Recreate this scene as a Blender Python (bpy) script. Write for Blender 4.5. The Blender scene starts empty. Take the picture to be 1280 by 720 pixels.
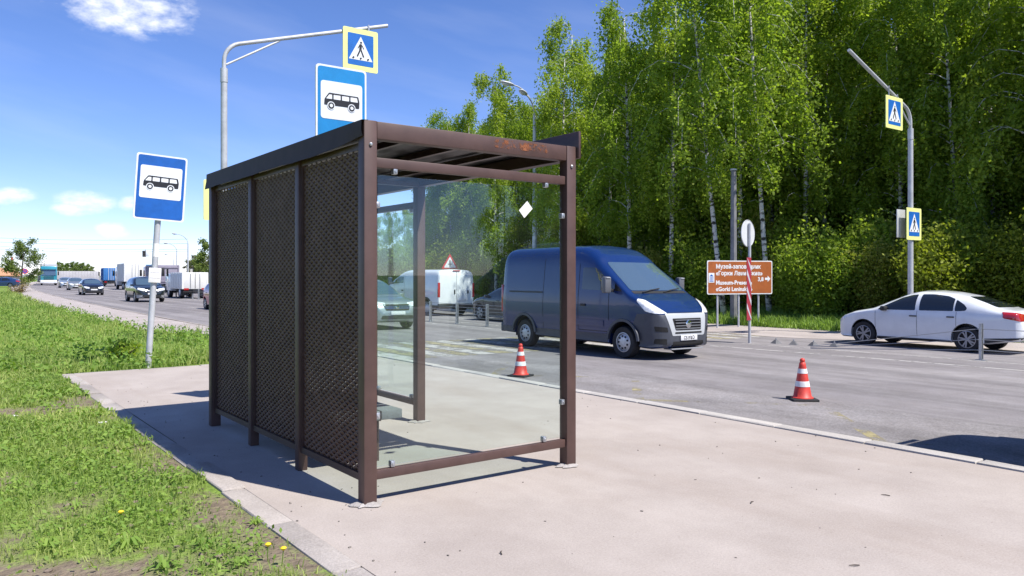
import bpy, bmesh, math, random
import numpy as np
from mathutils import Vector, Matrix

R = math.radians
PI = math.pi
scene = bpy.context.scene
col = scene.collection

# ------------------------------------------------------------------ camera
F_PX, HOR = 980.0, 344.0          # focal length in photo pixels, horizon row
CAM_H = 1.62
YAW = math.atan2(0.6, 0.8)        # heading turned from the road axis (+Y) towards +X
cam_d = bpy.data.cameras.new('camera')
cam = bpy.data.objects.new('camera', cam_d)
col.objects.link(cam)
cam.location = (0, 0, CAM_H)
cam.rotation_euler = (R(90), 0, -YAW)
cam_d.sensor_width = 36.0
cam_d.lens = 36.0 * F_PX / 1280.0
cam_d.shift_y = -(360.0 - HOR) / 1280.0
cam_d.clip_start = 0.05
cam_d.clip_end = 9000
scene.camera = cam

# ------------------------------------------------------------------ sky and sun
SUN = Vector((0.65, -1.70, 2.70)).normalized()
SUN_EL = math.asin(SUN.z)
SUN_ROT = math.atan2(SUN.x, SUN.y)
world = bpy.data.worlds.new('World')
scene.world = world
world.use_nodes = True
wn, wl = world.node_tree.nodes, world.node_tree.links
wn.clear()
w_out = wn.new('ShaderNodeOutputWorld')
w_bg = wn.new('ShaderNodeBackground')
w_bg.inputs['Strength'].default_value = 0.098
sky = wn.new('ShaderNodeTexSky')
sky.sky_type = 'NISHITA'
sky.sun_disc = False
sky.sun_elevation = SUN_EL
sky.sun_rotation = SUN_ROT
sky.altitude = 900
sky.air_density = 0.85
sky.dust_density = 0.05
sky.ozone_density = 3.0

def wmath(op, a, b=None, clamp=False):
    n = wn.new('ShaderNodeMath'); n.operation = op; n.use_clamp = clamp
    for i, v in enumerate((a, b)):
        if v is None: continue
        if isinstance(v, (int, float)): n.inputs[i].default_value = v
        else: wl.new(v, n.inputs[i])
    return n.outputs[0]

w_tc = wn.new('ShaderNodeTexCoord')
w_sep = wn.new('ShaderNodeSeparateXYZ')
wl.new(w_tc.outputs['Generated'], w_sep.inputs[0])
w_az = wmath('ARCTAN2', w_sep.outputs[0], w_sep.outputs[1])
w_el = wmath('ARCSINE', w_sep.outputs[2])
w_cmb = wn.new('ShaderNodeCombineXYZ')
wl.new(wmath('MULTIPLY', w_az, 22.0), w_cmb.inputs[0])
wl.new(wmath('MULTIPLY', w_el, 40.0), w_cmb.inputs[1])
w_noise = wn.new('ShaderNodeTexNoise')
w_noise.inputs['Scale'].default_value = 1.3
w_noise.inputs['Detail'].default_value = 7.0
w_noise.inputs['Roughness'].default_value = 0.6
wl.new(w_cmb.outputs[0], w_noise.inputs['Vector'])

def px_dir(px, py):
    l, u = (px - 640) / F_PX, (HOR - py) / F_PX
    x, y = 0.6 + 0.8 * l, 0.8 - 0.6 * l
    return math.atan2(x, y), math.atan2(u, math.hypot(x, y))

CLOUDS = [(160, 12, .085, .030), (12, 245, .026, .011), (112, 251, .034, .013), (161, 255, .014, .010),
          (140, 288, .020, .011), (95, 262, .028, .008)]
cl = [(*px_dir(a, b), c, d) for a, b, c, d in CLOUDS]
rs = random.Random(4)
for k in range(9):            # the same small fair-weather clouds carry on round the sky
    cl.append((rs.uniform(0.9, 5.3), rs.uniform(.06, .5), rs.uniform(.03, .08), rs.uniform(.012, .03)))
mask = None
for az, el, sx, sy in cl:
    az = (az + PI) % (2 * PI) - PI
    a = wmath('DIVIDE', wmath('SUBTRACT', w_az, az), sx)
    b = wmath('DIVIDE', wmath('SUBTRACT', w_el, el), sy)
    r2 = wmath('ADD', wmath('MULTIPLY', a, a), wmath('MULTIPLY', b, b))
    m = wmath('SUBTRACT', 1.0, r2)
    mask = m if mask is None else wmath('MAXIMUM', mask, m)
mask = wmath('MAXIMUM', mask, -1.5)
dens = wmath('ADD', wmath('MULTIPLY', mask, 0.9), wmath('MULTIPLY', wmath('SUBTRACT', w_noise.outputs['Fac'], 0.47), 3.4))
dens = wmath('MULTIPLY', dens, 0.75, True)
dens = wmath('MULTIPLY', dens, wmath('GREATER_THAN', mask, -1.2))
fade = wmath('ADD', wmath('MULTIPLY', mask, 1.1), 0.55, True)
dens = wmath('MULTIPLY', dens, fade)
dens = wmath('POWER', dens, 1.3)
dens = wmath('MULTIPLY', dens, 0.9)
# thin high veil
w_cmb2 = wn.new('ShaderNodeCombineXYZ')
wl.new(wmath('MULTIPLY', w_az, 3.0), w_cmb2.inputs[0])
wl.new(wmath('ADD', wmath('MULTIPLY', w_el, 14.0), wmath('MULTIPLY', w_az, 3.0)), w_cmb2.inputs[1])
w_n2 = wn.new('ShaderNodeTexNoise')
w_n2.inputs['Scale'].default_value = 1.1
w_n2.inputs['Detail'].default_value = 5.0
wl.new(w_cmb2.outputs[0], w_n2.inputs['Vector'])
veil = wmath('MULTIPLY', wmath('SUBTRACT', w_n2.outputs['Fac'], 0.45), 0.3, True)
dens = wmath('MAXIMUM', dens, veil)
w_hsv = wn.new('ShaderNodeHueSaturation')
w_hsv.inputs['Saturation'].default_value = 1.12
w_hsv.inputs['Value'].default_value = 1.0
wl.new(sky.outputs[0], w_hsv.inputs['Color'])
w_mix = wn.new('ShaderNodeMixRGB')
wl.new(dens, w_mix.inputs[0])
w_tint = wn.new('ShaderNodeMixRGB'); w_tint.blend_type = 'MULTIPLY'; w_tint.inputs[0].default_value = 1.0
w_tint.inputs[2].default_value = (1.22, 1.14, 1.40, 1)
wl.new(w_hsv.outputs[0], w_tint.inputs[1])
wl.new(w_tint.outputs[0], w_mix.inputs[1])
w_mix.inputs[2].default_value = (9.0, 9.2, 9.6, 1)
wl.new(w_mix.outputs[0], w_bg.inputs['Color'])
wl.new(w_bg.outputs[0], w_out.inputs['Surface'])

sun_d = bpy.data.lights.new('sun', 'SUN')
sun_d.energy = 5.0
sun_d.angle = R(0.53)
sun_d.color = (1.0, 0.955, 0.88)
sun = bpy.data.objects.new('sun', sun_d)
sun.rotation_euler = (-SUN).to_track_quat('-Z', 'Y').to_euler()
sun.location = SUN * 60
col.objects.link(sun)

vs = scene.view_settings
vs.view_transform = 'Standard'
vs.look = 'None'
vs.exposure = 0.5
vs.gamma = 1.0
vs.use_curve_mapping = False
scene.cycles.use_denoising = True
scene.cycles.max_bounces = 8
scene.cycles.transparent_max_bounces = 24
scene.cycles.diffuse_bounces = 4
scene.cycles.glossy_bounces = 3
scene.cycles.transmission_bounces = 4
scene.cycles.caustics_reflective = False
scene.cycles.caustics_refractive = False
scene.cycles.sample_clamp_indirect = 4.0

# ------------------------------------------------------------------ helpers
def P(px, py, z=0.0):
    """photo pixel on the level z -> world point"""
    d = F_PX * (CAM_H - z) / (py - HOR)
    l = (px - 640) / F_PX * d
    return Vector((.6 * d + .8 * l, .8 * d - .6 * l, z))

def at_depth(px, py, d):
    l = (px - 640) / F_PX * d
    return Vector((.6 * d + .8 * l, .8 * d - .6 * l, CAM_H + (HOR - py) / F_PX * d))

def bend(y):                         # the road drifts to the right far away
    t = max(0.0, y - 20.0) / 130.0
    return 6.5 * t * t if t < 2 else 26.0 + 26.0 * (t - 2)

def zr(x):                           # road crossfall
    return -0.13 - 0.009 * (x - 7.4)

MATS = {}
def mat(name, c, rough=.6, metal=0.0, var=.0, scale=6.0, detail=4.0, bump=0.0, bscale=None, c2=None, spec=None,
        coat=0.0, stretch=None, space='Object'):
    if name in MATS: return MATS[name]
    m = bpy.data.materials.new(name); m.use_nodes = True
    n, l = m.node_tree.nodes, m.node_tree.links
    b = n['Principled BSDF']
    b.inputs['Base Color'].default_value = (*c, 1)
    b.inputs['Roughness'].default_value = rough
    b.inputs['Metallic'].default_value = metal
    if spec is not None: b.inputs['Specular IOR Level'].default_value = spec
    if coat: b.inputs['Coat Weight'].default_value = coat; b.inputs['Coat Roughness'].default_value = .04
    if var or c2 or bump:
        tc = n.new('ShaderNodeTexCoord')
        vec = tc.outputs[space]
        if stretch:
            mp = n.new('ShaderNodeMapping'); mp.inputs['Scale'].default_value = stretch
            l.new(vec, mp.inputs[0]); vec = mp.outputs[0]
    if var or c2:
        t = n.new('ShaderNodeTexNoise'); t.inputs['Scale'].default_value = scale; t.inputs['Detail'].default_value = detail
        t.inputs['Roughness'].default_value = .62
        l.new(vec, t.inputs['Vector'])
        r = n.new('ShaderNodeValToRGB')
        r.color_ramp.elements[0].position = .32; r.color_ramp.elements[1].position = .68
        ca = tuple(max(0, v * (1 - var)) for v in c)
        cb = c2 if c2 else tuple(v * (1 + var) for v in c)
        r.color_ramp.elements[0].color = (*ca, 1); r.color_ramp.elements[1].color = (*cb, 1)
        l.new(t.outputs['Fac'], r.inputs[0]); l.new(r.outputs[0], b.inputs['Base Color'])
    if bump:
        t2 = n.new('ShaderNodeTexNoise'); t2.inputs['Scale'].default_value = bscale or scale * 8; t2.inputs['Detail'].default_value = 6
        l.new(vec, t2.inputs['Vector'])
        bp = n.new('ShaderNodeBump'); bp.inputs['Strength'].default_value = bump; bp.inputs['Distance'].default_value = .02
        l.new(t2.outputs['Fac'], bp.inputs['Height']); l.new(bp.outputs[0], b.inputs['Normal'])
    MATS[name] = m
    return m

def emit(name, c, s):
    if name in MATS: return MATS[name]
    m = mat(name, c); b = m.node_tree.nodes['Principled BSDF']
    b.inputs['Emission Color'].default_value = (*c, 1); b.inputs['Emission Strength'].default_value = s
    return m

def obj(name, bm, m, parent=None, sharp=35, loc=None, smooth=True):
    """bmesh -> one mesh object"""
    if smooth:
        ca = math.cos(R(sharp))
        bm.normal_update()
        for f in bm.faces: f.smooth = True
        for e in bm.edges:
            if len(e.link_faces) == 2 and e.link_faces[0].normal.dot(e.link_faces[1].normal) < ca: e.smooth = False
    me = bpy.data.meshes.new(name)
    bm.to_mesh(me); bm.free()
    return obj_me(name, me, m, parent, loc)

def obj_me(name, me, m, parent=None, loc=None):
    if m is not None and not me.materials: me.materials.append(m)
    o = bpy.data.objects.new(name, me); col.objects.link(o)
    if parent is not None: o.parent = parent
    if loc is not None: o.location = loc
    return o

def tag(o, label=None, cat=None, group=None, kind=None):
    if label: o['label'] = label
    if cat: o['category'] = cat
    if group: o['group'] = group
    if kind: o['kind'] = kind
    return o

def thing(name, label, cat, loc=(0, 0, 0), rz=0.0, group=None, roll=0.0):
    o = bpy.data.objects.new(name, None); col.objects.link(o)
    o.empty_display_size = .2
    o.location = loc; o.rotation_euler = (roll, 0, rz)
    return tag(o, label, cat, group)

def kids(o): return [c for c in KID.get(o.name, [])]

def copy_tree(o, parent=None):
    c = o.copy(); col.objects.link(c)
    if parent is not None: c.parent = parent
    for ch in list(o.children): copy_tree(ch, c)
    return c

def B(): return bmesh.new()

def box(bm, c, s, rot=None, bev=0.0):
    m = Matrix.Translation(c)
    if rot is not None: m = m @ rot.to_4x4()
    m = m @ Matrix.Diagonal((s[0], s[1], s[2], 1))
    if bev:
        t = bmesh.new(); bmesh.ops.create_cube(t, size=1.0, matrix=m)
        bmesh.ops.bevel(t, geom=list(t.edges) , offset=bev, segments=2, affect='EDGES', profile=.5)
        join(bm, t)
    else:
        bmesh.ops.create_cube(bm, size=1.0, matrix=m)
    return bm

def join(bm, t):
    vm = {}
    for v in t.verts: vm[v] = bm.verts.new(v.co)
    for f in t.faces:
        try: bm.faces.new([vm[v] for v in f.verts])
        except ValueError: pass
    t.free()

def b2(x0, x1, y0, y1, z0, z1, bm=None, bev=0.0):
    bm = bm or B()
    return box(bm, ((x0 + x1) / 2, (y0 + y1) / 2, (z0 + z1) / 2), (abs(x1 - x0), abs(y1 - y0), abs(z1 - z0)), None, bev)

def tube(bm, pts, rad, seg=8, caps=True):
    pts = [Vector(p) for p in pts]
    rads = rad if isinstance(rad, (list, tuple)) else [rad] * len(pts)
    rings = []; prev = None
    for i, p in enumerate(pts):
        t = (pts[min(i + 1, len(pts) - 1)] - pts[max(i - 1, 0)]).normalized()
        if prev is None:
            a = Vector((0, 0, 1)) if abs(t.z) < .9 else Vector((1, 0, 0))
            u = t.cross(a).normalized()
        else:
            u = (prev - t * prev.dot(t)).normalized()
        prev = u; v = t.cross(u)
        rings.append([bm.verts.new(p + (u * math.cos(2 * PI * k / seg) + v * math.sin(2 * PI * k / seg)) * rads[i]) for k in range(seg)])
    for a, b in zip(rings, rings[1:]):
        for k in range(seg):
            bm.faces.new((a[k], a[(k + 1) % seg], b[(k + 1) % seg], b[k]))
    if caps:
        bm.faces.new(rings[0][::-1]); bm.faces.new(rings[-1])
    return bm

def lathe(bm, prof, seg=24, mtx=None, caps=True):
    """prof: (r, h) pairs turned about local z"""
    rings = []
    for r, h in prof:
        ring = []
        for k in range(seg):
            a = 2 * PI * k / seg
            v = Vector((max(r, 1e-4) * math.cos(a), max(r, 1e-4) * math.sin(a), h))
            ring.append(bm.verts.new(mtx @ v if mtx else v))
        rings.append(ring)
    for a, b in zip(rings, rings[1:]):
        for k in range(seg):
            bm.faces.new((a[k], a[(k + 1) % seg], b[(k + 1) % seg], b[k]))
    if caps: bm.faces.new(rings[0][::-1]); bm.faces.new(rings[-1])
    return bm

def rpoly(pts, r, seg=4):
    """round the corners of a polygon"""
    out = []; n = len(pts)
    for i in range(n):
        p0, p, p2 = Vector(pts[i - 1]), Vector(pts[i]), Vector(pts[(i + 1) % n])
        d0, d2 = (p0 - p), (p2 - p)
        rr = min(r, d0.length * .45, d2.length * .45)
        a, c = p + d0.normalized() * rr, p + d2.normalized() * rr
        for k in range(seg + 1):
            t = k / seg
            out.append(tuple(a * (1 - t) ** 2 + p * 2 * t * (1 - t) + c * t * t))
    return out

def rrect(x0, x1, z0, z1, r=.02, seg=4):
    return rpoly([(x0, z0), (x1, z0), (x1, z1), (x0, z1)], r, seg)

def plate(bm, poly, y0, y1):
    """polygon in the xz plane, from y0 (front) to y1 (back)"""
    a = sum(poly[i - 1][0] * poly[i][1] - poly[i][0] * poly[i - 1][1] for i in range(len(poly)))
    if a < 0: poly = poly[::-1]
    f = [bm.verts.new((p[0], y0, p[1])) for p in poly]
    k = [bm.verts.new((p[0], y1, p[1])) for p in poly]
    n = len(poly)
    bm.faces.new(f); bm.faces.new(k[::-1])
    for i in range(n): bm.faces.new((f[i], k[i], k[(i + 1) % n], f[(i + 1) % n]))
    return bm

def disc_poly(cx, cz, r, n=24, rx=None):
    return [(cx + (rx or r) * math.cos(2 * PI * k / n), cz + r * math.sin(2 * PI * k / n)) for k in range(n)]

def text_mesh(name, body, size, m, parent, loc, depth=.002, align='LEFT', rot=(R(90), 0, 0), bold=0.0, sx=1.0):
    cu = bpy.data.curves.new(name, 'FONT'); cu.body = body; cu.size = size; cu.extrude = depth; cu.align_x = align
    cu.offset = bold; cu.resolution_u = 2
    t = bpy.data.objects.new(name, cu); col.objects.link(t)
    dg = bpy.context.evaluated_depsgraph_get()
    me = bpy.data.meshes.new_from_object(t.evaluated_get(dg))
    bpy.data.objects.remove(t); bpy.data.curves.remove(cu)
    me.materials.clear(); me.materials.append(m); me.name = name
    o = bpy.data.objects.new(name, me); col.objects.link(o)
    o.parent = parent; o.location = loc; o.rotation_euler = rot; o.scale = (sx, 1, 1)
    return o

def grid_mesh(name, xs, ys, zf, m, attr=None):
    """sheet over the grid xs x ys; xs may be a function of y"""
    V = []; A = []
    for y in ys:
        row = xs(y) if callable(xs) else xs
        for x in row:
            V.append((x, y, zf(x, y)))
            if attr: A.append(attr(x, y))
    nx = len(xs(ys[0])) if callable(xs) else len(xs)
    Fc = [(j * nx + i, j * nx + i + 1, (j + 1) * nx + i + 1, (j + 1) * nx + i) for j in range(len(ys) - 1) for i in range(nx - 1)]
    me = bpy.data.meshes.new(name); me.from_pydata(V, [], Fc)
    me.polygons.foreach_set('use_smooth', [True] * len(Fc))
    if attr:
        at = me.attributes.new('cover', 'FLOAT', 'POINT'); at.data.foreach_set('value', A)
    me.materials.append(m)
    o = bpy.data.objects.new(name, me); col.objects.link(o)
    return o

def fast_mesh(name, V, Fc, m, parent=None, smooth=False):
    """V (n,3), Fc (k,c) numpy arrays"""
    me = bpy.data.meshes.new(name)
    c = Fc.shape[1]
    me.vertices.add(len(V)); me.vertices.foreach_set('co', V.astype(np.float32).ravel())
    me.loops.add(Fc.size); me.loops.foreach_set('vertex_index', Fc.astype(np.int32).ravel())
    me.polygons.add(len(Fc)); me.polygons.foreach_set('loop_start', np.arange(0, Fc.size, c, dtype=np.int32))
    me.update(calc_edges=True)
    me.materials.append(m)
    return me

def vnoise(x, y, s=1.0, seed=0):
    """cheap smooth noise 0..1 (sum of sines), arrays or floats"""
    x = x * s + seed * 17.3; y = y * s + seed * 5.1
    v = np.sin(x * 1.7 + 1.3 * np.sin(y * 1.1 + .4)) + np.sin(y * 1.9 + 1.1 * np.sin(x * 1.3 + 2.)) \
        + .6 * np.sin(x * 3.7 + y * 2.9 + 1.2 * np.sin(y * 2.3)) + .5 * np.sin(-x * 5.3 + y * 4.7 + np.sin(x * 4.1))
    return v / 6.2 + .5

# ------------------------------------------------------------------ ground materials
def gmat(name, lo, hi, big=.5, fine=60.0, speck=.25, rough=.9, stain=None, stain_scale=.25, bump=.25, blotch=0.0, streak=0.0):
    m = bpy.data.materials.new(name); m.use_nodes = True
    n, l = m.node_tree.nodes, m.node_tree.links
    b = n['Principled BSDF']; b.inputs['Roughness'].default_value = rough; b.inputs['Specular IOR Level'].default_value = .25
    tc = n.new('ShaderNodeTexCoord')
    def noise(s, d=5, st=None, ro=.6):
        t = n.new('ShaderNodeTexNoise'); t.inputs['Scale'].default_value = s; t.inputs['Detail'].default_value = d
        t.inputs['Roughness'].default_value = ro
        if st:
            mp = n.new('ShaderNodeMapping'); mp.inputs['Scale'].default_value = st
            l.new(tc.outputs['Object'], mp.inputs[0]); l.new(mp.outputs[0], t.inputs['Vector'])
        else: l.new(tc.outputs['Object'], t.inputs['Vector'])
        return t.outputs['Fac']
    def ramp(f, p0, p1, c0, c1):
        r = n.new('ShaderNodeValToRGB'); e = r.color_ramp.elements
        e[0].position, e[1].position = p0, p1; e[0].color, e[1].color = (*c0, 1), (*c1, 1)
        l.new(f, r.inputs[0]); return r.outputs[0]
    def mix(t, f, a, c):
        x = n.new('ShaderNodeMixRGB'); x.blend_type = t
        for i, v in enumerate((f, a, c)):
            if isinstance(v, (int, float)): x.inputs[i].default_value = v
            elif isinstance(v, tuple): x.inputs[i].default_value = (*v, 1)
            else: l.new(v, x.inputs[i])
        return x.outputs[0]
    c = ramp(noise(big, 6), .3, .7, lo, hi)
    if stain:
        f = ramp(noise(stain_scale, 4, (1, .25, 1)), .5, .72, (0, 0, 0), (1, 1, 1))
        c = mix('MIX', f, c, stain)
    if blotch:
        c = mix('MULTIPLY', 1.0, c, ramp(noise(3.1, 7, (1, .7, 1), .7), .36, .62, (1 - blotch, 1 - blotch * 1.1, 1 - blotch * 1.2), (1 + blotch * .4,) * 3))
    if streak:                      # wheel tracks along the lanes
        c = mix('MULTIPLY', 1.0, c, ramp(noise(.9, 3, (1, .015, 1)), .40, .60, (1 - streak,) * 3, (1 + streak,) * 3))
    f2 = ramp(noise(fine, 3, None, .8), .25, .75, (1 - speck,) * 3, (1 + speck,) * 3)
    c = mix('MULTIPLY', 1.0, c, f2)
    vo = n.new('ShaderNodeTexVoronoi'); vo.inputs['Scale'].default_value = 9.0
    l.new(tc.outputs['Object'], vo.inputs['Vector'])
    sp = ramp(vo.outputs['Distance'], .03, .07, (.55, .53, .5), (1, 1, 1))
    c = mix('MULTIPLY', .55, c, sp)
    l.new(c, b.inputs['Base Color'])
    bp = n.new('ShaderNodeBump'); bp.inputs['Strength'].default_value = bump; bp.inputs['Distance'].default_value = .01
    l.new(noise(fine * 1.6, 4), bp.inputs['Height']); l.new(bp.outputs[0], b.inputs['Normal'])
    return m

M_pave = gmat('dusty_pavement', (.355, .308, .278), (.435, .384, .349), .9, 70, .16, stain=(.34, .285, .248), blotch=.05, stain_scale=.7, bump=.3)
M_asph = gmat('worn_asphalt', (.19, .176, .18), (.25, .233, .235), .35, 55, .25, stain=(.265, .248, .248), stain_scale=.35, bump=.4, blotch=.12, streak=.16)
M_gravel = gmat('dusty_gravel', (.33, .29, .27), (.45, .40, .375), .9, 40, .3, bump=.7)
M_kerb = gmat('kerb_concrete', (.32, .285, .262), (.43, .39, .36), 2.5, 60, .25, stain=(.27, .235, .21), stain_scale=1.5, bump=.5)

def grass_ground(name, green, dirt):
    m = bpy.data.materials.new(name); m.use_nodes = True
    n, l = m.node_tree.nodes, m.node_tree.links
    b = n['Principled BSDF']; b.inputs['Roughness'].default_value = 1.0; b.inputs['Specular IOR Level'].default_value = .1
    tc = n.new('ShaderNodeTexCoord')
    at = n.new('ShaderNodeAttribute'); at.attribute_name = 'cover'
    t = n.new('ShaderNodeTexNoise'); t.inputs['Scale'].default_value = 9; t.inputs['Detail'].default_value = 7; t.inputs['Roughness'].default_value = .7
    l.new(tc.outputs['Object'], t.inputs['Vector'])
    def ramp(f, p0, p1, c0, c1):
        r = n.new('ShaderNodeValToRGB'); e = r.color_ramp.elements
        e[0].position, e[1].position = p0, p1; e[0].color, e[1].color = (*c0, 1), (*c1, 1)
        l.new(f, r.inputs[0]); return r.outputs[0]
    cg = ramp(t.outputs['Fac'], .3, .7, tuple(v * .7 for v in green), tuple(v * 1.3 for v in green))
    cd = ramp(t.outputs['Fac'], .3, .7, tuple(v * .65 for v in dirt), tuple(v * 1.25 for v in dirt))
    a = n.new('ShaderNodeMath'); a.operation = 'ADD'
    l.new(at.outputs['Fac'], a.inputs[0])
    s = n.new('ShaderNodeMath'); s.operation = 'MULTIPLY_ADD'; s.inputs[1].default_value = .7; s.inputs[2].default_value = -.35
    l.new(t.outputs['Fac'], s.inputs[0]); l.new(s.outputs[0], a.inputs[1])
    f = ramp(a.outputs[0], .32, .55, (0, 0, 0), (1, 1, 1))
    x = n.new('ShaderNodeMixRGB'); l.new(f, x.inputs[0]); l.new(cd, x.inputs[1]); l.new(cg, x.inputs[2])
    l.new(x.outputs[0], b.inputs['Base Color'])
    bp = n.new('ShaderNodeBump'); bp.inputs['Strength'].default_value = .8; bp.inputs['Distance'].default_value = .04
    t2 = n.new('ShaderNodeTexNoise'); t2.inputs['Scale'].default_value = 30; t2.inputs['Detail'].default_value = 5
    l.new(tc.outputs['Object'], t2.inputs['Vector']); l.new(t2.outputs['Fac'], bp.inputs['Height']); l.new(bp.outputs[0], b.inputs['Normal'])
    return m

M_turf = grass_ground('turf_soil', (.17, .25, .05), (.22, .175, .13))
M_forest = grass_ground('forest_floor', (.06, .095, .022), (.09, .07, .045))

def worn_paint(name, c, cover=.5, scale=3.0):
    m = bpy.data.materials.new(name); m.use_nodes = True
    n, l = m.node_tree.nodes, m.node_tree.links
    b = n['Principled BSDF']; b.inputs['Base Color'].default_value = (*c, 1); b.inputs['Roughness'].default_value = .8
    tc = n.new('ShaderNodeTexCoord')
    t = n.new('ShaderNodeTexNoise'); t.inputs['Scale'].default_value = scale; t.inputs['Detail'].default_value = 9; t.inputs['Roughness'].default_value = .75
    l.new(tc.outputs['Object'], t.inputs['Vector'])
    r = n.new('ShaderNodeValToRGB'); r.color_ramp.elements[0].position = .62 - cover * .4; r.color_ramp.elements[1].position = .74 - cover * .4
    l.new(t.outputs['Fac'], r.inputs[0])
    tr = n.new('ShaderNodeBsdfTransparent'); mx = n.new('ShaderNodeMixShader')
    l.new(r.outputs[0], mx.inputs[0]); l.new(tr.outputs[0], mx.inputs[1]); l.new(b.outputs[0], mx.inputs[2])
    l.new(mx.outputs[0], n['Material Output'].inputs['Surface'])
    return m

M_wline = worn_paint('worn_white_paint', (.42, .40, .385), .56, 2.2)
M_wfade = worn_paint('faded_white_paint', (.43, .41, .38), .56, 2.5)
M_yfade = worn_paint('faded_yellow_paint', (.33, .29, .18), .46, 2.0)
M_yzig = worn_paint('scraps_of_yellow_paint', (.36, .31, .16), .24, 1.4)

# ------------------------------------------------------------------ ground, road, pavement
def cover_near(x, y):
    c = vnoise(x, y, .9, 1) * .75 + vnoise(x, y, 2.6, 2) * .5
    c = c + (.03 if y > 9 else -.07 + .10 * max(0.0, y - 5) / 4)
    edge = 1.75 - x
    if y < 14.8 and edge > 0: c *= min(1.0, .66 + edge * .42)     # trodden bare beside the kerb
    if y > 14: c += .25
    return float(c)

def z_turf(x, y):
    z = -.03 + .05 * (float(vnoise(x, y, .8, 3)) - .5)
    if y < 15 and x > 0.2: z += (-.012 - z) * min(1.0, (x - .2) / 1.2)
    far = max(0.0, math.hypot(x - 2, y - 10) - 14) / 40
    z -= min(.10, far * .10)
    return z

gr = B()
bmesh.ops.create_grid(gr, x_segments=2, y_segments=2, size=4000)
for v in gr.verts: v.co.z = -.55
g_o = obj('ground', gr, mat('far_fields', (.085, .125, .04), 1.0, var=.25, scale=.02), smooth=False)
tag(g_o, 'flat fields reaching the horizon', 'ground', kind='structure')

def warp(a, b, n, p=1.0): return [a + (b - a) * (i / n) ** p for i in range(n + 1)]
ys = [-25 + i for i in range(25)] + [i * .2 for i in range(0, 74)] + [14.74] 
xs_l = [1.80 - v for v in warp(0, 9, 50, 1.2)] + [-7.2 - v for v in warp(.5, 110, 16, 2.0)]
xs_l = xs_l[::-1]
turf = grid_mesh('grass_verge', xs_l, ys, z_turf, M_turf, cover_near)
tag(turf, 'grassy verge with bare soil patches', 'ground', kind='structure')
def sh_left(y):                                       # left edge of the dusty shoulder beyond the stop
    t = min(1.0, max(0.0, (y - 15) / 14.0)); t = t * t * (3 - 2 * t)
    return 6.95 - 1.55 * t + bend(y) + .12 * math.sin(y * .9) + .08 * math.sin(y * 2.3)
ys2 = [14.74 + v for v in warp(0, 20, 70, 1.1)] + [35 + v for v in warp(.6, 330, 60, 1.7)]
def xs_f(y):
    e = sh_left(y)
    return [e - v for v in warp(0, 12, 34, 1.2)][::-1][:0] + [-120 + (e - 9 + 120) * (i / 14) ** .6 for i in range(14)] + [e - 9 + 9 * i / 30 for i in range(31)]
turf2 = grid_mesh('grass_field', xs_f, ys2, lambda x, y: z_turf(x, y) + .03 * math.sin(x * .5 + y * .3), M_turf, cover_near)
tag(turf2, 'green roadside field beyond the bus stop pad', 'ground', kind='structure')
sh = grid_mesh('road_shoulder', lambda y: [sh_left(y) - .25 + (7.36 + bend(y) - sh_left(y) + .25) * i / 6 for i in range(7)], [14.78 + v for v in warp(0, 320, 150, 1.5)],
               lambda x, y: -.035 - .02 * math.sin(y * .6 + x) * .3, M_gravel)
tag(sh, 'pale dusty gravel shoulder along the road', 'shoulder', kind='structure')

KX = 7.40                                             # road-side kerb line
ROAD_W = 21.9
ysr = [-60 + 4 * i for i in range(16)] + [4 + 2 * i for i in range(60)] + [124 + v for v in warp(4, 480, 60, 1.3)]
road = grid_mesh('road', lambda y: [KX - .06 + bend(y) + (ROAD_W - KX + .06) * i / 12 for i in range(13)], ysr,
                 lambda x, y: zr(min(x - bend(y), 22.5)), M_asph)
tag(road, 'grey worn asphalt road of two carriageways', 'road', kind='structure')

def sheet(name, quads, m, dz, label, cat):
    """painted marks: each quad a list of (x, y) on the road"""
    V = []; Fc = []
    for q in quads:
        i = len(V)
        for x, y in q: V.append((x, y, zr(x - bend(y)) + dz))
        Fc.append(tuple(range(i, i + len(q))))
    me = bpy.data.meshes.new(name); me.from_pydata(V, [], Fc); me.materials.append(m)
    o = bpy.data.objects.new(name, me); col.objects.link(o)
    return tag(o, label, cat, kind='structure')

def strip(x0, x1, y0, y1, f=None, n=None):
    n = n or max(1, int((y1 - y0) / 4)); out = []
    for i in range(n):
        a, b = y0 + (y1 - y0) * i / n, y0 + (y1 - y0) * (i + 1) / n
        fa, fb = (f(a), f(b)) if f else (bend(a), bend(b))
        out.append([(x0 + fa, a), (x1 + fa, a), (x1 + fb, b), (x0 + fb, b)])
    return out

def med(y):                                           # centre of the median
    t = min(1.0, max(0.0, (y - 7) / 16.0))
    return 17.6 - 1.6 * t + bend(y)

q = strip(-.75, -.60, -40, 13.2, med, 14) + strip(-.75, -.60, 18.6, 330, med, 80) + strip(.60, .75, -40, 13.2, med, 14) + strip(.60, .75, 18.6, 330, med, 80)
sheet('median_line', q, M_wline, .004, 'white edge lines along the median', 'road marking')
q = []
for k in range(40):
    if -12 < -30 + k * 8 < 20: continue
    q += strip(11.55, 11.68, -30 + k * 8, -26 + k * 8, None, 1)
sheet('lane_dashes', q, M_wfade, .004, 'faded white lane dashes', 'road marking')
qw, qy = [], []
for k in range(15):
    x = 7.95 + k * 1.0
    if 15.6 < x < 17.6: continue
    qw.append([(x, 14.4), (x + .42, 14.4), (x + .42, 18.3), (x, 18.3)])
    qy.append([(x + .5, 14.4), (x + .92, 14.4), (x + .92, 18.3), (x + .5, 18.3)])
sheet('crossing_stripes', qw, M_wfade, .004, 'faded white zebra crossing stripes', 'road marking')
sheet('crossing_stripes_yellow', qy, M_yfade, .004, 'faded yellow zebra crossing stripes', 'road marking')
q = []
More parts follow.
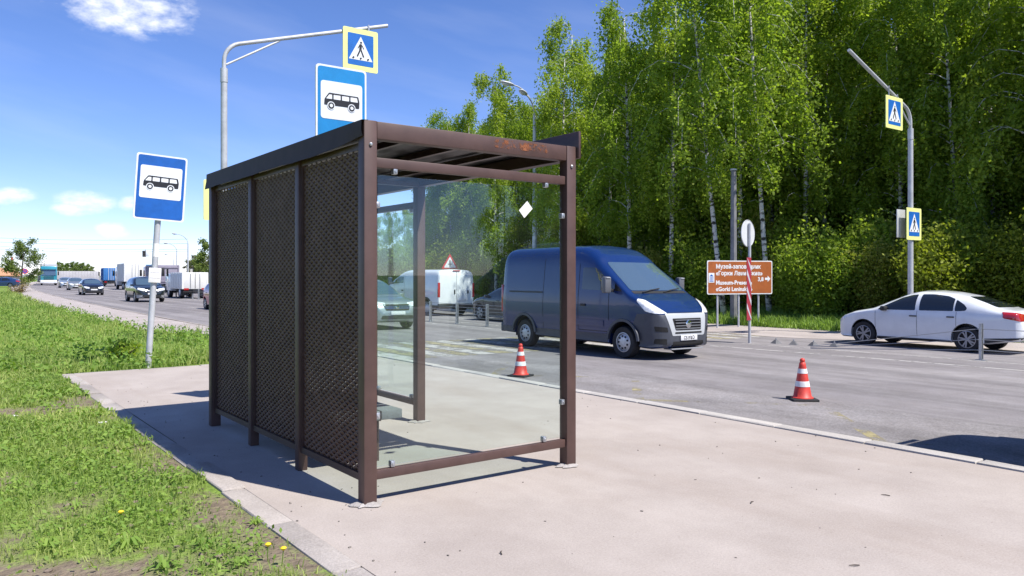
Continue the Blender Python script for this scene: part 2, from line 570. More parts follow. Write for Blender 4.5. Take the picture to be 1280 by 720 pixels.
pz = [(8.05 if k % 2 else 9.75, -8 + k * 1.75) for k in range(13)]
for (xa, ya), (xb, yb) in zip(pz, pz[1:]): q.append([(xa - .1, ya), (xa + .1, ya), (xb + .1, yb), (xb - .1, yb)])
sheet('zigzag_line', q, M_yzig, .004, 'worn yellow zigzag bus stop line', 'road marking')

# coarser, paler surfacing of the stop bay beside the kerb
M_bay = gmat('coarse_bay_asphalt', (.20, .188, .19), (.27, .252, .25), .8, 38, .42, stain=(.165, .155, .156), stain_scale=.8, bump=.7, blotch=.14, streak=.12)
def bay_edge(y): return 10.15 + .14 * math.sin(y * .7) + .09 * math.sin(y * 2.1 + 1) + .05 * math.sin(y * 5.3)
bay = grid_mesh('bay_surface', lambda y: [KX + .002 + (bay_edge(y) - KX) * i / 6 for i in range(7)], [-30 + .35 * i for i in range(126)], lambda x, y: zr(x) + .0025, M_bay)
tag(bay, 'coarse paler asphalt of the stop bay by the kerb', 'road', kind='structure')

# dust drifted over the far edge of the road and the gravel strip behind it
def fe(y): return 20.35 + .35 * math.sin(y * .45) + .2 * math.sin(y * 1.3) + (1.3 if y < 12.5 else 1.3 * max(0, 1 - (y - 12.5) / 2)) + bend(y) + max(0, min(1.3, (y - 22) * .12))
fs = grid_mesh('far_shoulder', lambda y: [fe(y) + (24.2 + bend(y) - fe(y)) * i / 8 for i in range(9)], [-30 + i * .9 for i in range(90)] + [51 + v for v in warp(.2, 250, 40, 1.3)],
               lambda x, y: zr(min(x - bend(y), 23)) + .006 + max(0, x - bend(y) - 22) * .03, M_gravel)
tag(fs, 'dusty gravel edge on the far side of the road', 'shoulder', kind='structure')
def z_far(x, y):
    u = x - bend(y)
    return -.25 + min(.35, max(0, u - 23.6) * .10) + .05 * (float(vnoise(x, y, .7, 7)) - .5)
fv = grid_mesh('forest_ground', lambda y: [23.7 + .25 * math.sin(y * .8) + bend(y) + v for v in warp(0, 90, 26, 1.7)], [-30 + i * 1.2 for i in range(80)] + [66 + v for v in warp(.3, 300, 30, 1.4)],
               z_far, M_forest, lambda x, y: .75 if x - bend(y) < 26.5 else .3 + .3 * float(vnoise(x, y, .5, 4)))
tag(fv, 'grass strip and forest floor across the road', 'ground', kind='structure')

# bus stop pad
PX0, PY1 = 1.78, 14.68
pad = grid_mesh('pavement', [PX0 + .17 + (KX - .18 - PX0 - .17) * i / 24 for i in range(25)], [-20 + i * .8 for i in range(25)] + [i * .5 for i in range(29)] + [14.35, PY1 - .12],
                lambda x, y: .006 * (float(vnoise(x, y, .7, 5)) - .5), M_pave)
tag(pad, 'light dusty paved bus stop pad', 'pavement', kind='structure')
rk = random.Random(11)
def kerb_stone(name, parent, x0, x1, y0, y1, z0, z1, dz, km=None):
    bm = b2(x0, x1, y0 + .003, y1 - .003, z0, z1 + dz, None, .012)
    for v in bm.verts: v.co += Vector((rk.uniform(-.004, .004), rk.uniform(-.002, .002), rk.uniform(-.004, .004)))
    return obj(name, bm, km or M_kerb, parent)
M_kerb2 = gmat('pale_kerb_concrete', (.40, .375, .35), (.50, .47, .44), 2.5, 60, .2, stain=(.36, .33, .30), stain_scale=1.5, bump=.5)
ke = obj('kerb', b2(KX - .15, KX - .01, -60, -20, -.3, .008), M_kerb); tag(ke, 'roadside kerb stones edging the pad', 'kerb', kind='structure')
for i in range(35): kerb_stone('kerb_stone', ke, KX - .17, KX, -20 + i, -19 + i, -.3, .014, rk.uniform(-.005, .005), M_kerb2)
ke2 = obj('kerb_edging', b2(PX0, PX0 + .17, -30, -8, -.3, .0), M_kerb); tag(ke2, 'half buried concrete edging between pad and grass', 'kerb', kind='structure')
y = -8.0
while y < PY1 - .5:
    kerb_stone('kerb_stone', ke2, PX0 + rk.uniform(-.01, .01), PX0 + .18 + rk.uniform(-.01, .01), y, min(y + 1, PY1), -.3, .004, rk.uniform(-.012, .012)); y += 1.0
x = PX0 + .19
while x < 6.9:
    b = b2(x + .003, x + .997, PY1 - .13, PY1 + .02, -.3, .003 + rk.uniform(-.008, .006), None, .012)
    obj('kerb_stone', b, M_kerb, ke2); x += 1.0
kf = grid_mesh('far_kerb', lambda y: [KX - .1 + bend(y), KX + .0 + bend(y), KX + .005 + bend(y), KX + .03 + bend(y)], [15.0 + v for v in warp(0, 300, 120, 1.4)],
               lambda x, y: -.02 if x - bend(y) < KX + .002 else -.16, M_kerb)
tag(kf, 'kerb line running on along the road', 'kerb', kind='structure')

# ------------------------------------------------------------------ bus shelter
M_brown = mat('brown_paint', (.07, .038, .032), .42, 0, var=.18, scale=5, bump=.05, bscale=60)
M_brown2 = mat('brown_paint_scuffed', (.082, .045, .038), .5, 0, var=.12, scale=5, c2=(.10, .056, .047))
M_rust = worn_paint('rust_patch', (.30, .10, .04), .33, 11.0)
M_mesh = mat('dark_expanded_metal', (.125, .075, .058), .6, .0, var=.2, scale=9, spec=.2)
M_roofm = mat('roof_sheet', (.03, .026, .03), .45, .2, var=.2, scale=3)
M_steel = mat('galvanised_steel', (.48, .49, .50), .42, .75, var=.15, scale=12)
M_polegrey = mat('grey_pole_paint', (.46, .47, .49), .5, .1, var=.16, scale=4)
M_mortar = gmat('spilled_mortar', (.33, .305, .29), (.43, .40, .38), 6, 60, .3, bump=.8)
M_paper = mat('white_paper', (.75, .74, .72), .8, var=.06, scale=20)

def glass_mat(name, tint, refl=1.0, dust=.03):
    m = bpy.data.materials.new(name); m.use_nodes = True
    n, l = m.node_tree.nodes, m.node_tree.links
    n.remove(n['Principled BSDF'])
    tr = n.new('ShaderNodeBsdfTransparent'); tr.inputs[0].default_value = (*tint, 1)
    gl = n.new('ShaderNodeBsdfGlossy'); gl.inputs['Roughness'].default_value = .0; gl.inputs[0].default_value = (refl, refl, refl, 1)
    df = n.new('ShaderNodeBsdfDiffuse'); df.inputs[0].default_value = (.6, .62, .6, 1)
    ge = n.new('ShaderNodeNewGeometry'); dt = n.new('ShaderNodeVectorMath'); dt.operation = 'DOT_PRODUCT'
    l.new(ge.outputs['Incoming'], dt.inputs[0]); l.new(ge.outputs['Normal'], dt.inputs[1])
    def mth(op, x, y=None):
        k = n.new('ShaderNodeMath'); k.operation = op
        for i, v in enumerate((x, y)):
            if v is None: continue
            if isinstance(v, (int, float)): k.inputs[i].default_value = v
            else: l.new(v, k.inputs[i])
        return k.outputs[0]
    c_ = mth('SUBTRACT', 1.0, mth('ABSOLUTE', dt.outputs['Value']))
    F_ = mth('ADD', mth('MULTIPLY', mth('POWER', c_, 5.0), .96), .04)      # Schlick reflectance of a glass surface
    a = n.new('ShaderNodeMixShader'); l.new(F_, a.inputs[0]); l.new(tr.outputs[0], a.inputs[1]); l.new(gl.outputs[0], a.inputs[2])
    tc = n.new('ShaderNodeTexCoord'); t = n.new('ShaderNodeTexNoise'); t.inputs['Scale'].default_value = 2.2; t.inputs['Detail'].default_value = 8
    l.new(tc.outputs['Object'], t.inputs['Vector'])
    mm = n.new('ShaderNodeMath'); mm.operation = 'MULTIPLY_ADD'; mm.inputs[1].default_value = dust * 2; mm.inputs[2].default_value = -dust * .4; mm.use_clamp = True
    l.new(t.outputs['Fac'], mm.inputs[0])
    b = n.new('ShaderNodeMixShader'); l.new(mm.outputs[0], b.inputs[0]); l.new(a.outputs[0], b.inputs[1]); l.new(df.outputs[0], b.inputs[2])
    l.new(b.outputs[0], n['Material Output'].inputs['Surface'])
    return m
M_glass = glass_mat('green_tinted_glass', (.928, .985, .97), .9, .005)

SX0, SX1, SY0, SY1, SH = 2.46, 4.43, 5.0, 8.74, 2.71       # shelter footprint and height
SYF = 7.50                                                  # front post
pw = .10
shel = thing('bus_shelter', 'brown metal bus shelter with mesh back wall and glass end panel', 'bus shelter', ((SX0 + SX1) / 2, (SY0 + SY1) / 2, 0))
OX, OY = (SX0 + SX1) / 2, (SY0 + SY1) / 2
def sp(name, bm, m, parent=None, sharp=35):
    if parent is None or parent is shel:
        bmesh.ops.translate(bm, verts=bm.verts, vec=(-OX, -OY, 0)); return obj(name, bm, m, shel, sharp)
    bmesh.ops.translate(bm, verts=bm.verts, vec=(-OX, -OY, 0))
    return obj(name, bm, m, parent, sharp)
midY = [SY0 + pw + (SY1 - SY0 - 2 * pw) * f for f in (1 / 3, 2 / 3)]
posts = [(SX0, SY0), (SX1 - pw, SY0), (SX0, SY1 - pw), (SX1 - pw, SY1 - pw), (SX1 - pw, SYF)] + [(SX0 + .015, y - .04) for y in midY]
for i, (x, y) in enumerate(posts):
    w = pw if i < 5 else .08
    po = sp('post', b2(x, x + w, y, y + w, 0.0, SH - (.0 if i in (0, 1) else .1), None, .006), M_brown2)
    # bolt low down and mortar smeared round the foot
    if i < 2:
        bm = B(); lathe(bm, [(.013, 0), (.013, .008), (.006, .014)], 10, Matrix.Translation((x + w * .5, y - .0, SH - .17)) @ Matrix.Rotation(R(90), 4, 'X'))
        sp('bolt', bm, M_steel, po)
    if i in (0, 1, 4):
        bm = B(); rm = random.Random(i)
        pl = [(x + w / 2 + (.075 + rm.uniform(0, .07)) * math.cos(a), y + w / 2 + (.07 + rm.uniform(0, .06)) * math.sin(a)) for a in [2 * PI * k / 18 for k in range(18)]]
        f = [bm.verts.new((p[0], p[1], .007)) for p in pl]; c = [bm.verts.new((x + w / 2 + (p[0] - x - w / 2) * .62, y + w / 2 + (p[1] - y - w / 2) * .62, .018 + rm.uniform(0, .012))) for p in pl]
        for k in range(18): bm.faces.new((f[k], f[(k + 1) % 18], c[(k + 1) % 18], c[k]))
        bm.faces.new(c); sp('mortar_collar', bm, M_mortar)
# end beams and rails (near end, far end)
for y in (SY0, SY1 - pw):
    sp('top_beam', b2(SX0 + pw + .002, SX1 - pw - .002, y + .004, y + pw - .004, SH - .125, SH - .002, None, .005), M_brown2)
    sp('upper_rail', b2(SX0 + pw + .002, SX1 - pw - .002, y + .02, y + .07, 2.385, 2.455, None, .004), M_brown2)
    sp('lower_rail', b2(SX0 + pw + .002, SX1 - pw - .002, y + .02, y + .07, .17, .235, None, .004), M_brown2)
bm = B(); rm = random.Random(3)
plate(bm, rrect(SX0 + 1.12, SX0 + 1.66, SH - .085, SH - .02, .02), SY0 + .0008, SY0 + .0035); sp('rust_patch', bm, M_rust)
# long beams along the roof edges
sp('roof_edge_beam', b2(SX0 + .005, SX0 + pw - .005, SY0 + pw + .002, SY1 - pw - .002, SH - .12, SH - .02), M_brown)
sp('roof_edge_beam', b2(SX1 - pw + .005, SX1 - .005, SY0 + pw + .002, SY1 - pw - .002, SH - .12, SH - .02), M_brown)
for k in range(1, 4):
    x = SX0 + (SX1 - SX0) * k / 4
    sp('purlin', b2(x - .02, x + .02, SY0 + pw, SY1 - pw, SH - .075, SH - .024), M_brown)
for k in range(1, 3):
    y = SY0 + (SY1 - SY0) * k / 3
    sp('cross_bar', b2(SX0 + pw, SX1 - pw, y - .025, y + .025, SH - .125, SH - .078), M_brown)
# ribbed roof sheet
bm = B(); n = 40; top = []
for i in range(n + 1):
    x = SX0 + .01 + (SX1 - .02 - SX0) * i / n
    z = SH - .019 + (.012 if i % 4 in (1, 2) else 0)
    top.append((bm.verts.new((x, SY0 + .105, z)), bm.verts.new((x, SY1 - .105, z)), bm.verts.new((x, SY0 + .105, z + .003)), bm.verts.new((x, SY1 - .105, z + .003))))
for a, b in zip(top, top[1:]):
    bm.faces.new((a[1], a[0], b[0], b[1])); bm.faces.new((a[2], a[3], b[3], b[2])); bm.faces.new((a[0], a[2], b[2], b[0])); bm.faces.new((a[3], a[1], b[1], b[3]))
sp('roof_sheet', bm, M_roofm)
# folded flashing on the grass side, slightly buckled at its lower edge
bm = B(); n = 30; rows = []
for i in range(n + 1):
    y = SY0 - .002 + (SY1 + .005 - SY0 + .002) * i / n
    wv = .005 * math.sin(i * .55) + .003 * math.sin(i * 1.7) + .05 * max(0, 1 - i / 5) ** 2
    rows.append([bm.verts.new(p) for p in ((SX0 + .03, y, SH + .0), (SX0 - .022, y, SH - .004), (SX0 - .025, y, SH - .08), (SX0 - .04 + wv * .5, y, SH - .165 + wv), (SX0 - .037 + wv * .5, y, SH - .165 + wv))])
for a, b in zip(rows, rows[1:]):
    for k in range(4): bm.faces.new((a[k], a[k + 1], b[k + 1], b[k]))
sp('flashing', bm, mat('flashing_paint', (.045, .029, .026), .6, .0, var=.15, scale=6, spec=.2))
# fascia board on the road side
sp('fascia_board', b2(SX1 + .004, SX1 + .03, SY0 - .03, SY1 + .03, SH - .1, SH + .13, None, .004), M_brown)
# back wall: three panels of expanded metal in frames
ends = [SY0 + pw] + [v for y in midY for v in (y - .04, y + .04)] + [SY1 - pw]
Z0, Z1 = .20, 2.52
a_, b_ = .096, .048
for k in range(3):
    y0, y1 = ends[2 * k] + .002, ends[2 * k + 1] - .002
    bm = B()
    fx = SX0 + .035
    for (ya, yb, za, zb) in ((y0, y1, Z0 - .05, Z0), (y0, y1, Z1, Z1 + .05)):
        b2(fx, fx + .05, ya, yb, za, zb, bm)
    for ya in (y0, y1 - .022): b2(fx + .003, fx + .047, ya, ya + .022, Z0, Z1, bm)
    fr = sp('panel_frame', bm, M_brown)
    V = []; Fc = []
    yy0, yy1 = y0 + .02, y1 - .02
    nj = int((Z1 - Z0) / (b_ / 2)); ni = int((yy1 - yy0) / a_) + 1
    wz, wx = .0186, .0055                   # half strand: rise and depth of its tilt
    def node(i, j): return (yy0 + (i + (.5 if j % 2 else 0)) * a_ - a_ * .25, Z0 + j * b_ / 2)
    for j in range(nj):
        for i in range(-1, ni + 1):
            A = node(i, j)
            for di in ((0, -1) if j % 2 == 0 else (0, 1)):
                Bn = node(i + di, j + 1)
                ya, yb = A[0], Bn[0]; za, zb = A[1], Bn[1]
                if min(ya, yb) < yy0 or max(ya, yb) > yy1:
                    # clip to the frame
                    def clip(y, yo, z, zo):
                        if y < yy0: t = (yy0 - y) / (yo - y); return yy0, z + (zo - z) * t
                        if y > yy1: t = (yy1 - y) / (yo - y); return yy1, z + (zo - z) * t
                        return y, z
                    if max(ya, yb) <= yy0 or min(ya, yb) >= yy1: continue
                    (ya, za), (yb, zb) = clip(ya, yb, za, zb), clip(yb, ya, zb, za)
                fxm = fx + .025
                n0 = len(V)
                for (yq, zq) in ((ya, za), (yb, zb)):
                    for s in (-1, 1):
                        for th in (-.0012, .0012):
                            V.append((fxm - s * wx + th - OX, yq - OY, zq + s * wz + th))
                for f in ((0, 2, 6, 4), (1, 5, 7, 3), (0, 4, 5, 1), (2, 3, 7, 6)): Fc.append([n0 + q_ for q_ in f])
    me = fast_mesh('mesh_infill', np.array(V), np.array(Fc), M_mesh)
    o = obj_me('mesh_infill', me, None, fr); o['kind'] = 'stuff'
# glass: near end, far end, front return
def clip(x, y, z, rot=0, parent=None):
    bm = B()
    box(bm, (0, 0, 0), (.035, .045, .045), None, .006)
    lathe(bm, [(.009, 0), (.009, .006)], 8, Matrix.Translation((0, -.0225, 0)) @ Matrix.Rotation(R(90), 4, 'X'))
    bmesh.ops.rotate(bm, verts=bm.verts, cent=(0, 0, 0), matrix=Matrix.Rotation(rot, 3, 'Z'))
    bmesh.ops.translate(bm, verts=bm.verts, vec=(x, y, z))
    return sp('glass_clip', bm, M_steel, parent)
gz0, gz1 = .245, 2.335
for y, nm in ((SY0 + .045, 'glass_pane'), (SY1 - .055, 'glass_pane')):
    bm = b2(SX0 + pw + .025, SX1 - pw - .03, y - .004, y + .004, gz0 + .01, gz1)
    g = sp(nm, bm, M_glass)
    for x, z in ((SX0 + pw + .16, 2.37), (SX1 - pw - .20, 2.37), (SX0 + pw + .14, .262), (SX1 - pw - .22, .262), (SX0 + pw + .02, 2.12), (SX0 + pw + .02, .62), (SX1 - pw - .02, 2.12), (SX1 - pw - .02, .55)):
        clip(x, y, z, 0, g)
    if y < 6:
        t = B(); plate(t, [(3.905, 2.085), (3.99, 2.165), (3.935, 2.225), (3.85, 2.145)][::-1], y - .0062, y - .0042)
        sp('sticker', t, M_paper, g)
xg = SX1 - .05
g = sp('glass_pane', b2(xg - .004, xg + .004, SYF + pw + .02, SY1 - pw - .02, gz0 + .01, gz1), M_glass)
for yq, z in ((SYF + pw + .12, .262), (SY1 - pw - .12, .262), (SYF + pw + .12, 2.345), (SYF + pw + .02, .55)): clip(xg, yq, z, R(90), g)
sp('front_rail', b2(xg - .025, xg + .025, SYF + pw + .002, SY1 - pw - .002, .175, .24, None, .004), M_brown2)
sp('front_rail', b2(xg - .025, xg + .025, SYF + pw + .002, SY1 - pw - .002, 2.365, 2.435, None, .004), M_brown2)

# bench inside the shelter
ben = thing('bench', 'grey slab bench standing inside the shelter along its back wall', 'bench', (2.98, 6.75, 0))
Mb = gmat('bench_concrete', (.16, .16, .165), (.22, .22, .225), 4, 50, .2)
for k in range(3):
    obj('seat_plank', b2(-.28 + k * .215, -.28 + k * .215 + .2, -.72, .72, .38, .46, None, .008), Mb, ben)
for yq in (-.55, .55):
    bm = b2(-.22, .22, yq - .03, yq + .03, .345, .40, None, .004); b2(-.2, -.14, yq - .025, yq + .025, .0, .345, bm); b2(.14, .2, yq - .025, yq + .025, .0, .345, bm)
    obj('leg_frame', bm, M_brown, ben)

# ------------------------------------------------------------------ signs, poles, cones, barriers
M_swhite = mat('sign_white', (.74, .76, .78), .5, var=.09, scale=8)
M_sblue = mat('sign_blue', (.006, .10, .40), .45, var=.12, scale=6)
M_sblue2 = mat('sign_blue_light', (.012, .22, .52), .4, var=.08, scale=6)
M_sblack = mat('sign_black', (.012, .012, .016), .5)
M_syel = mat('sign_fluorescent_yellow', (.80, .82, .30), .5, var=.05, scale=6)
M_sback = mat('sign_back_grey', (.52, .53, .54), .5, .3, var=.1, scale=6)
M_sred = mat('sign_red', (.55, .03, .03), .45, var=.08, scale=8)

def bus_sign_face(root, w, h, z0, y, blue):
    """board, blue field, white field and bus pictogram; faces -y; board centred on x=0 with its bottom at z0"""
    bd = obj('sign_board', plate(B(), rrect(-w / 2, w / 2, z0, z0 + h, .05), y - .012, y + .012), M_swhite, root)
    e = w * .035
    obj('blue_field', plate(B(), rrect(-w / 2 + e, w / 2 - e, z0 + e, z0 + h - e, .04), y - .015, y - .0125), blue, bd)
    s = w * .82; zc = z0 + h * .575
    obj('white_field', plate(B(), rrect(-s / 2, s / 2, zc - s * .42, zc + s * .42, .04), y - .018, y - .0155), M_swhite, bd)
    k = s / 2 * .86; zs = zc - .05 * k
    bus = rpoly([(a * k, zs + b * k) for a, b in ((-.98, -.22), (.98, -.22), (1.0, .1), (.93, .40), (-.72, .42), (-.96, .08))], .05 * k)
    sy = obj('bus_symbol', plate(B(), bus, y - .021, y - .0185), M_sblack, bd)
    for p in ([(-.88, .10), (-.55, .10), (-.55, .33), (-.70, .33)], [(-.47, .10), (-.08, .10), (-.08, .33), (-.47, .33)], [(0.0, .10), (.40, .10), (.40, .33), (0.0, .33)], [(.48, .10), (.90, .10), (.85, .33), (.48, .33)]):
        obj('symbol_window', plate(B(), rpoly([(a * k, zs + b * k) for a, b in p], .03 * k), y - .0235, y - .0212), M_swhite, bd)
    for cx in (-.6, .55):
        obj('symbol_wheel_ring', plate(B(), disc_poly(cx * k, zs - .24 * k, .215 * k, 20), y - .0235, y - .0212), M_swhite, bd)
        obj('symbol_wheel', plate(B(), disc_poly(cx * k, zs - .24 * k, .165 * k, 20), y - .0258, y - .0238), M_sblack, bd)
        obj('symbol_hub', plate(B(), disc_poly(cx * k, zs - .24 * k, .09 * k, 16), y - .028, y - .026), M_swhite, bd)
    return bd

def crossing_face(root, w, h, zc, xc, y, flip=1):
    """pedestrian crossing sign with fluorescent border facing -y (flip=-1: facing +y)"""
    f = flip
    def pl(poly, a, b): return plate(B(), poly, y + f * a, y + f * b) if f > 0 else plate(B(), poly, y - b, y - a)
    bd = obj('sign_board', pl(rrect(xc - w / 2, xc + w / 2, zc - h / 2, zc + h / 2, .05), -.012, .012), M_syel, root)
    s = w * .74
    sh_ = min(s * 1.12, h * .76)
    obj('blue_field', pl(rrect(xc - s / 2, xc + s / 2, zc - sh_ / 2, zc + sh_ / 2, .03), -.016, -.0125), mat('crossing_blue', (.012, .13, .46), .45, var=.1, scale=6), bd)
    t = s * .46
    obj('white_triangle', pl([(xc - t, zc - t * .80), (xc + t, zc - t * .80), (xc, zc + t * 1.02)], -.020, -.0165), M_swhite, bd)
    def seg(bm, a, b, wd):
        a, b = Vector(a), Vector(b); d = (b - a).normalized(); nn = Vector((-d.y, d.x)) * wd / 2
        pp = [a - nn, b - nn, b + nn, a + nn]
        plate(bm, [(xc + p.x * t, zc + p.y * t) for p in pp], *( (y - .0235, y - .0205) if f > 0 else (y + .0205, y + .0235)))
    bm = B()
    plate(bm, disc_poly(xc + .02 * t, zc + .56 * t, .085 * t, 12), *((y - .0235, y - .0205) if f > 0 else (y + .0205, y + .0235)))
    seg(bm, (.0, .44), (-.04, .0), .2)
    obj('walking_figure', bm, M_sblack, bd)
    bm = B(); seg(bm, (-.06, -.02), (-.3, -.55), .12); obj('figure_leg', bm, M_sblack, bd)
    bm = B(); seg(bm, (.02, -.02), (.24, -.55), .12); obj('figure_leg', bm, M_sblack, bd)
    for sx_ in (1, -1):
        bm = B(); seg(bm, (sx_ * .1, .35), (sx_ * .25, .08), .07); obj('figure_arm', bm, M_sblack, bd)
    for cx in (-.62, -.0, .62):
        bm = B(); seg(bm, (cx - .07, -.74), (cx + .05, -.6), .12); obj('stripe_mark', bm, M_sblack, bd)
    return bd

# bus stop sign beside the grass, leaning
p = P(187, 459); d0 = 13.8
s1 = thing('bus_stop_sign', 'dark blue bus stop sign on a leaning grey pole at the grass edge', 'bus stop sign', (p.x, p.y + .12, -.03))
s1.rotation_euler = (R(-1.0), R(3.6), R(-4))
po = obj('pole', tube(B(), [(0, 0, -.25), (0, 0, 2.66)], .052, 14), M_polegrey, s1)
obj('paper_wrap', tube(B(), [(0, 0, 1.98), (0, 0, 2.22)], .054, 14, False), M_paper, po)
bus_sign_face(s1, .84, 1.17, 2.63, -.075, M_sblue)
for z in (2.75, 3.6):
    bm = b2(-.3, .3, -.062, -.045, z - .02, z + .02); obj('bracket', bm, M_steel, s1)
pt = obj('pole_top', tube(B(), [(0, .02, 2.66), (0, .02, 3.68)], .045, 12), M_polegrey, s1)
nb = obj('notice_board', b2(-.10, .10, -.085, -.06, 1.52, 1.78, None, .004), M_paper, s1)
for z in (1.60, 1.70): obj('notice_band', b2(-.085, .085, -.0875, -.0855, z, z + .006), mat('pale_print', (.45, .45, .47), .8), nb)

# second bus stop sign at the far end of the shelter
s2 = thing('bus_stop_sign', 'bright blue bus stop sign rising above the shelter roof', 'bus stop sign', (4.03, 8.86, 0))
obj('pole', tube(B(), [(0, 0, -.2), (0, 0, 4.1)], .032, 12), M_polegrey, s2)
bus_sign_face(s2, .655, .98, 3.15, -.05, M_sblue2)
for z in (3.3, 4.0): obj('bracket', b2(-.2, .2, -.037, -.028, z - .015, z + .015), M_steel, s2)

# tall poles with a crossing sign on an outreach arm, either side of the road
def crossing_pole(name, label, x, y, sgn, x_end, z_bend, z_end, xs_, zs_, sw, shh, zlow, low_sw, low_sh, brace, extra_back=False, z0=-.1):
    r = thing(name, label, 'sign pole', (x, y, z0))
    dz = -z0
    obj('pole', tube(B(), [(0, 0, -.3), (0, 0, z_bend - .3 + dz)], [.085, .075], 16), M_polegrey, r)
    obj('sleeve', tube(B(), [(0, 0, z_bend - .55 + dz), (0, 0, z_bend - .22 + dz)], .085, 16), M_sback, r)
    L = abs(x_end - x)
    pts = [(0, 0, z_bend - .5 + dz)]
    for k in range(7):
        a = k / 6 * R(72)
        pts.append((sgn * .5 * (1 - math.cos(a)), 0, z_bend + .5 * math.sin(a) - .05 + dz))
    xl, zl = pts[-1][0], pts[-1][2]
    pts.append((sgn * L, 0, z_end + dz))
    obj('arm', tube(B(), pts, .05, 12), M_polegrey, r)
    slope = (z_end + dz - zl) / (L - abs(xl))
    bx_ = brace
    obj('brace', tube(B(), [(sgn * .05, 0, z_bend - .12 + dz), (sgn * bx_, 0, zl + (bx_ - abs(xl)) * slope - .05)], .025, 8), M_polegrey, r)
    bs = crossing_face(r, sw, shh, zs_ + dz, xs_ - x, -.08)
    zarm = zl + (abs(xs_ - x) - abs(xl)) * slope
    for dx_ in (-.25, .25): obj('hanger', b2(xs_ - x + dx_ - .02, xs_ - x + dx_ + .02, -.068, -.045, zs_ + dz - shh * .3, zarm + .07 + sgn * dx_ * slope), M_steel, r)
    crossing_face(r, low_sw, low_sh, zlow + dz, 0, -.10)
    for dz_ in (-.25, .25): obj('bracket', b2(-.3, .3, -.088, -.07, zlow + dz + dz_ - .02, zlow + dz + dz_ + .02), M_steel, r)
    if extra_back:
        obj('back_board', b2(-.62, -.12, .10, .125, zlow + dz - .42, zlow + dz + .44, None, .01), M_sback, r)
    return r
crossing_pole('crossing_sign_pole', 'grey arm pole with yellow bordered crossing sign above the shelter roof', 5.7, 19.0, 1, 10.03, 6.75, 8.37, 9.2, 7.55, 1.0, 1.1, 3.38, 1.0, .95, 1.35)
crossing_pole('crossing_sign_pole', 'grey arm pole with two yellow bordered crossing signs before the forest', 24.3, 11.95, -1, 20.8, 6.35, 7.95, 23.15, 6.46, .98, .96, 3.19, .9, .98, .85, True, -.2)

# street lamp with two heads in front of the forest
def street_lamp(label, x, y, h, arms, group=None, z0=-.2, r0=.1):
    r = thing('street_lamp', label, 'street lamp', (x, y, z0), 0, group)
    obj('pole', tube(B(), [(0, 0, -.3), (0, 0, h * .5), (0, 0, h - 1.6 - z0)], [r0, r0 * .8, r0 * .6], 12), M_polegrey, r)
    for k, (ux, uy, ln, rise) in enumerate(arms):
        zt = h - 1.7 - z0
        pts = [(ux * ln * (1 - math.cos(t)) , uy * ln * (1 - math.cos(t)), zt + rise * math.sin(t)) for t in [i / 7 * PI / 2 for i in range(8)]]
        ao = obj('arm', tube(B(), pts, .035, 8), M_polegrey, r)
        e = Vector(pts[-1]); u = Vector((ux, uy, .12)).normalized()
        bm = B(); bmesh.ops.create_uvsphere(bm, u_segments=14, v_segments=8, radius=1)
        q = u.to_track_quat('X', 'Z').to_matrix().to_4x4()
        bmesh.ops.transform(bm, verts=bm.verts, matrix=Matrix.Translation(e + u * .3) @ q @ Matrix.Diagonal((.42, .17, .09, 1)))
        obj('lamp_head', bm, M_polegrey, ao)
        bm = B(); bmesh.ops.create_uvsphere(bm, u_segments=12, v_segments=6, radius=1)
        bmesh.ops.transform(bm, verts=bm.verts, matrix=Matrix.Translation(e + u * .36 - Vector((0, 0, .03))) @ q @ Matrix.Diagonal((.26, .13, .11, 1)))
        obj('lamp_glass', bm, mat('lamp_diffuser', (.6, .62, .62), .25), ao)
    return r
street_lamp('tall grey street lamp with two heads rising behind the blue van', 25.0, 31.4, 11.4, [(-.95, .1, 1.4, 1.5), (-.85, -.5, 1.3, .9)], None, -.2, .14)
for k, (px_, d_, h_) in enumerate(((235, 108, 7.6), (221, 135, 7.4), (217, 190, 7.0))):
    q = at_depth(px_, 344, d_)
    street_lamp(['grey street lamp with curved arm beside the far trucks', 'slim street lamp behind the row of far trucks', 'small far street lamp beyond the trucks'][k], q.x, q.y, h_, [(-.9, -.4, 1.9, 1.3)], 'street lamps along the far road', -.3, .12)

# plain concrete pole behind the brown sign
q = at_depth(917, 344, 29.5)
ub = thing('utility_pole', 'bare weathered concrete pole behind the brown sign', 'utility pole', (q.x, q.y, -.1))
M_conc = mat('weathered_concrete', (.33, .33, .34), .85, var=.2, scale=3)
obj('shaft', tube(B(), [(0, 0, -.3), (0, 0, 5.65)], [.13, .10], 8), mat('old_pole_concrete', (.20, .20, .21), .9, var=.25, scale=3), ub)
obj('top_cap', tube(B(), [(0, 0, 5.66), (0, 0, 5.72)], [.13, .13], 8), M_sback, ub)

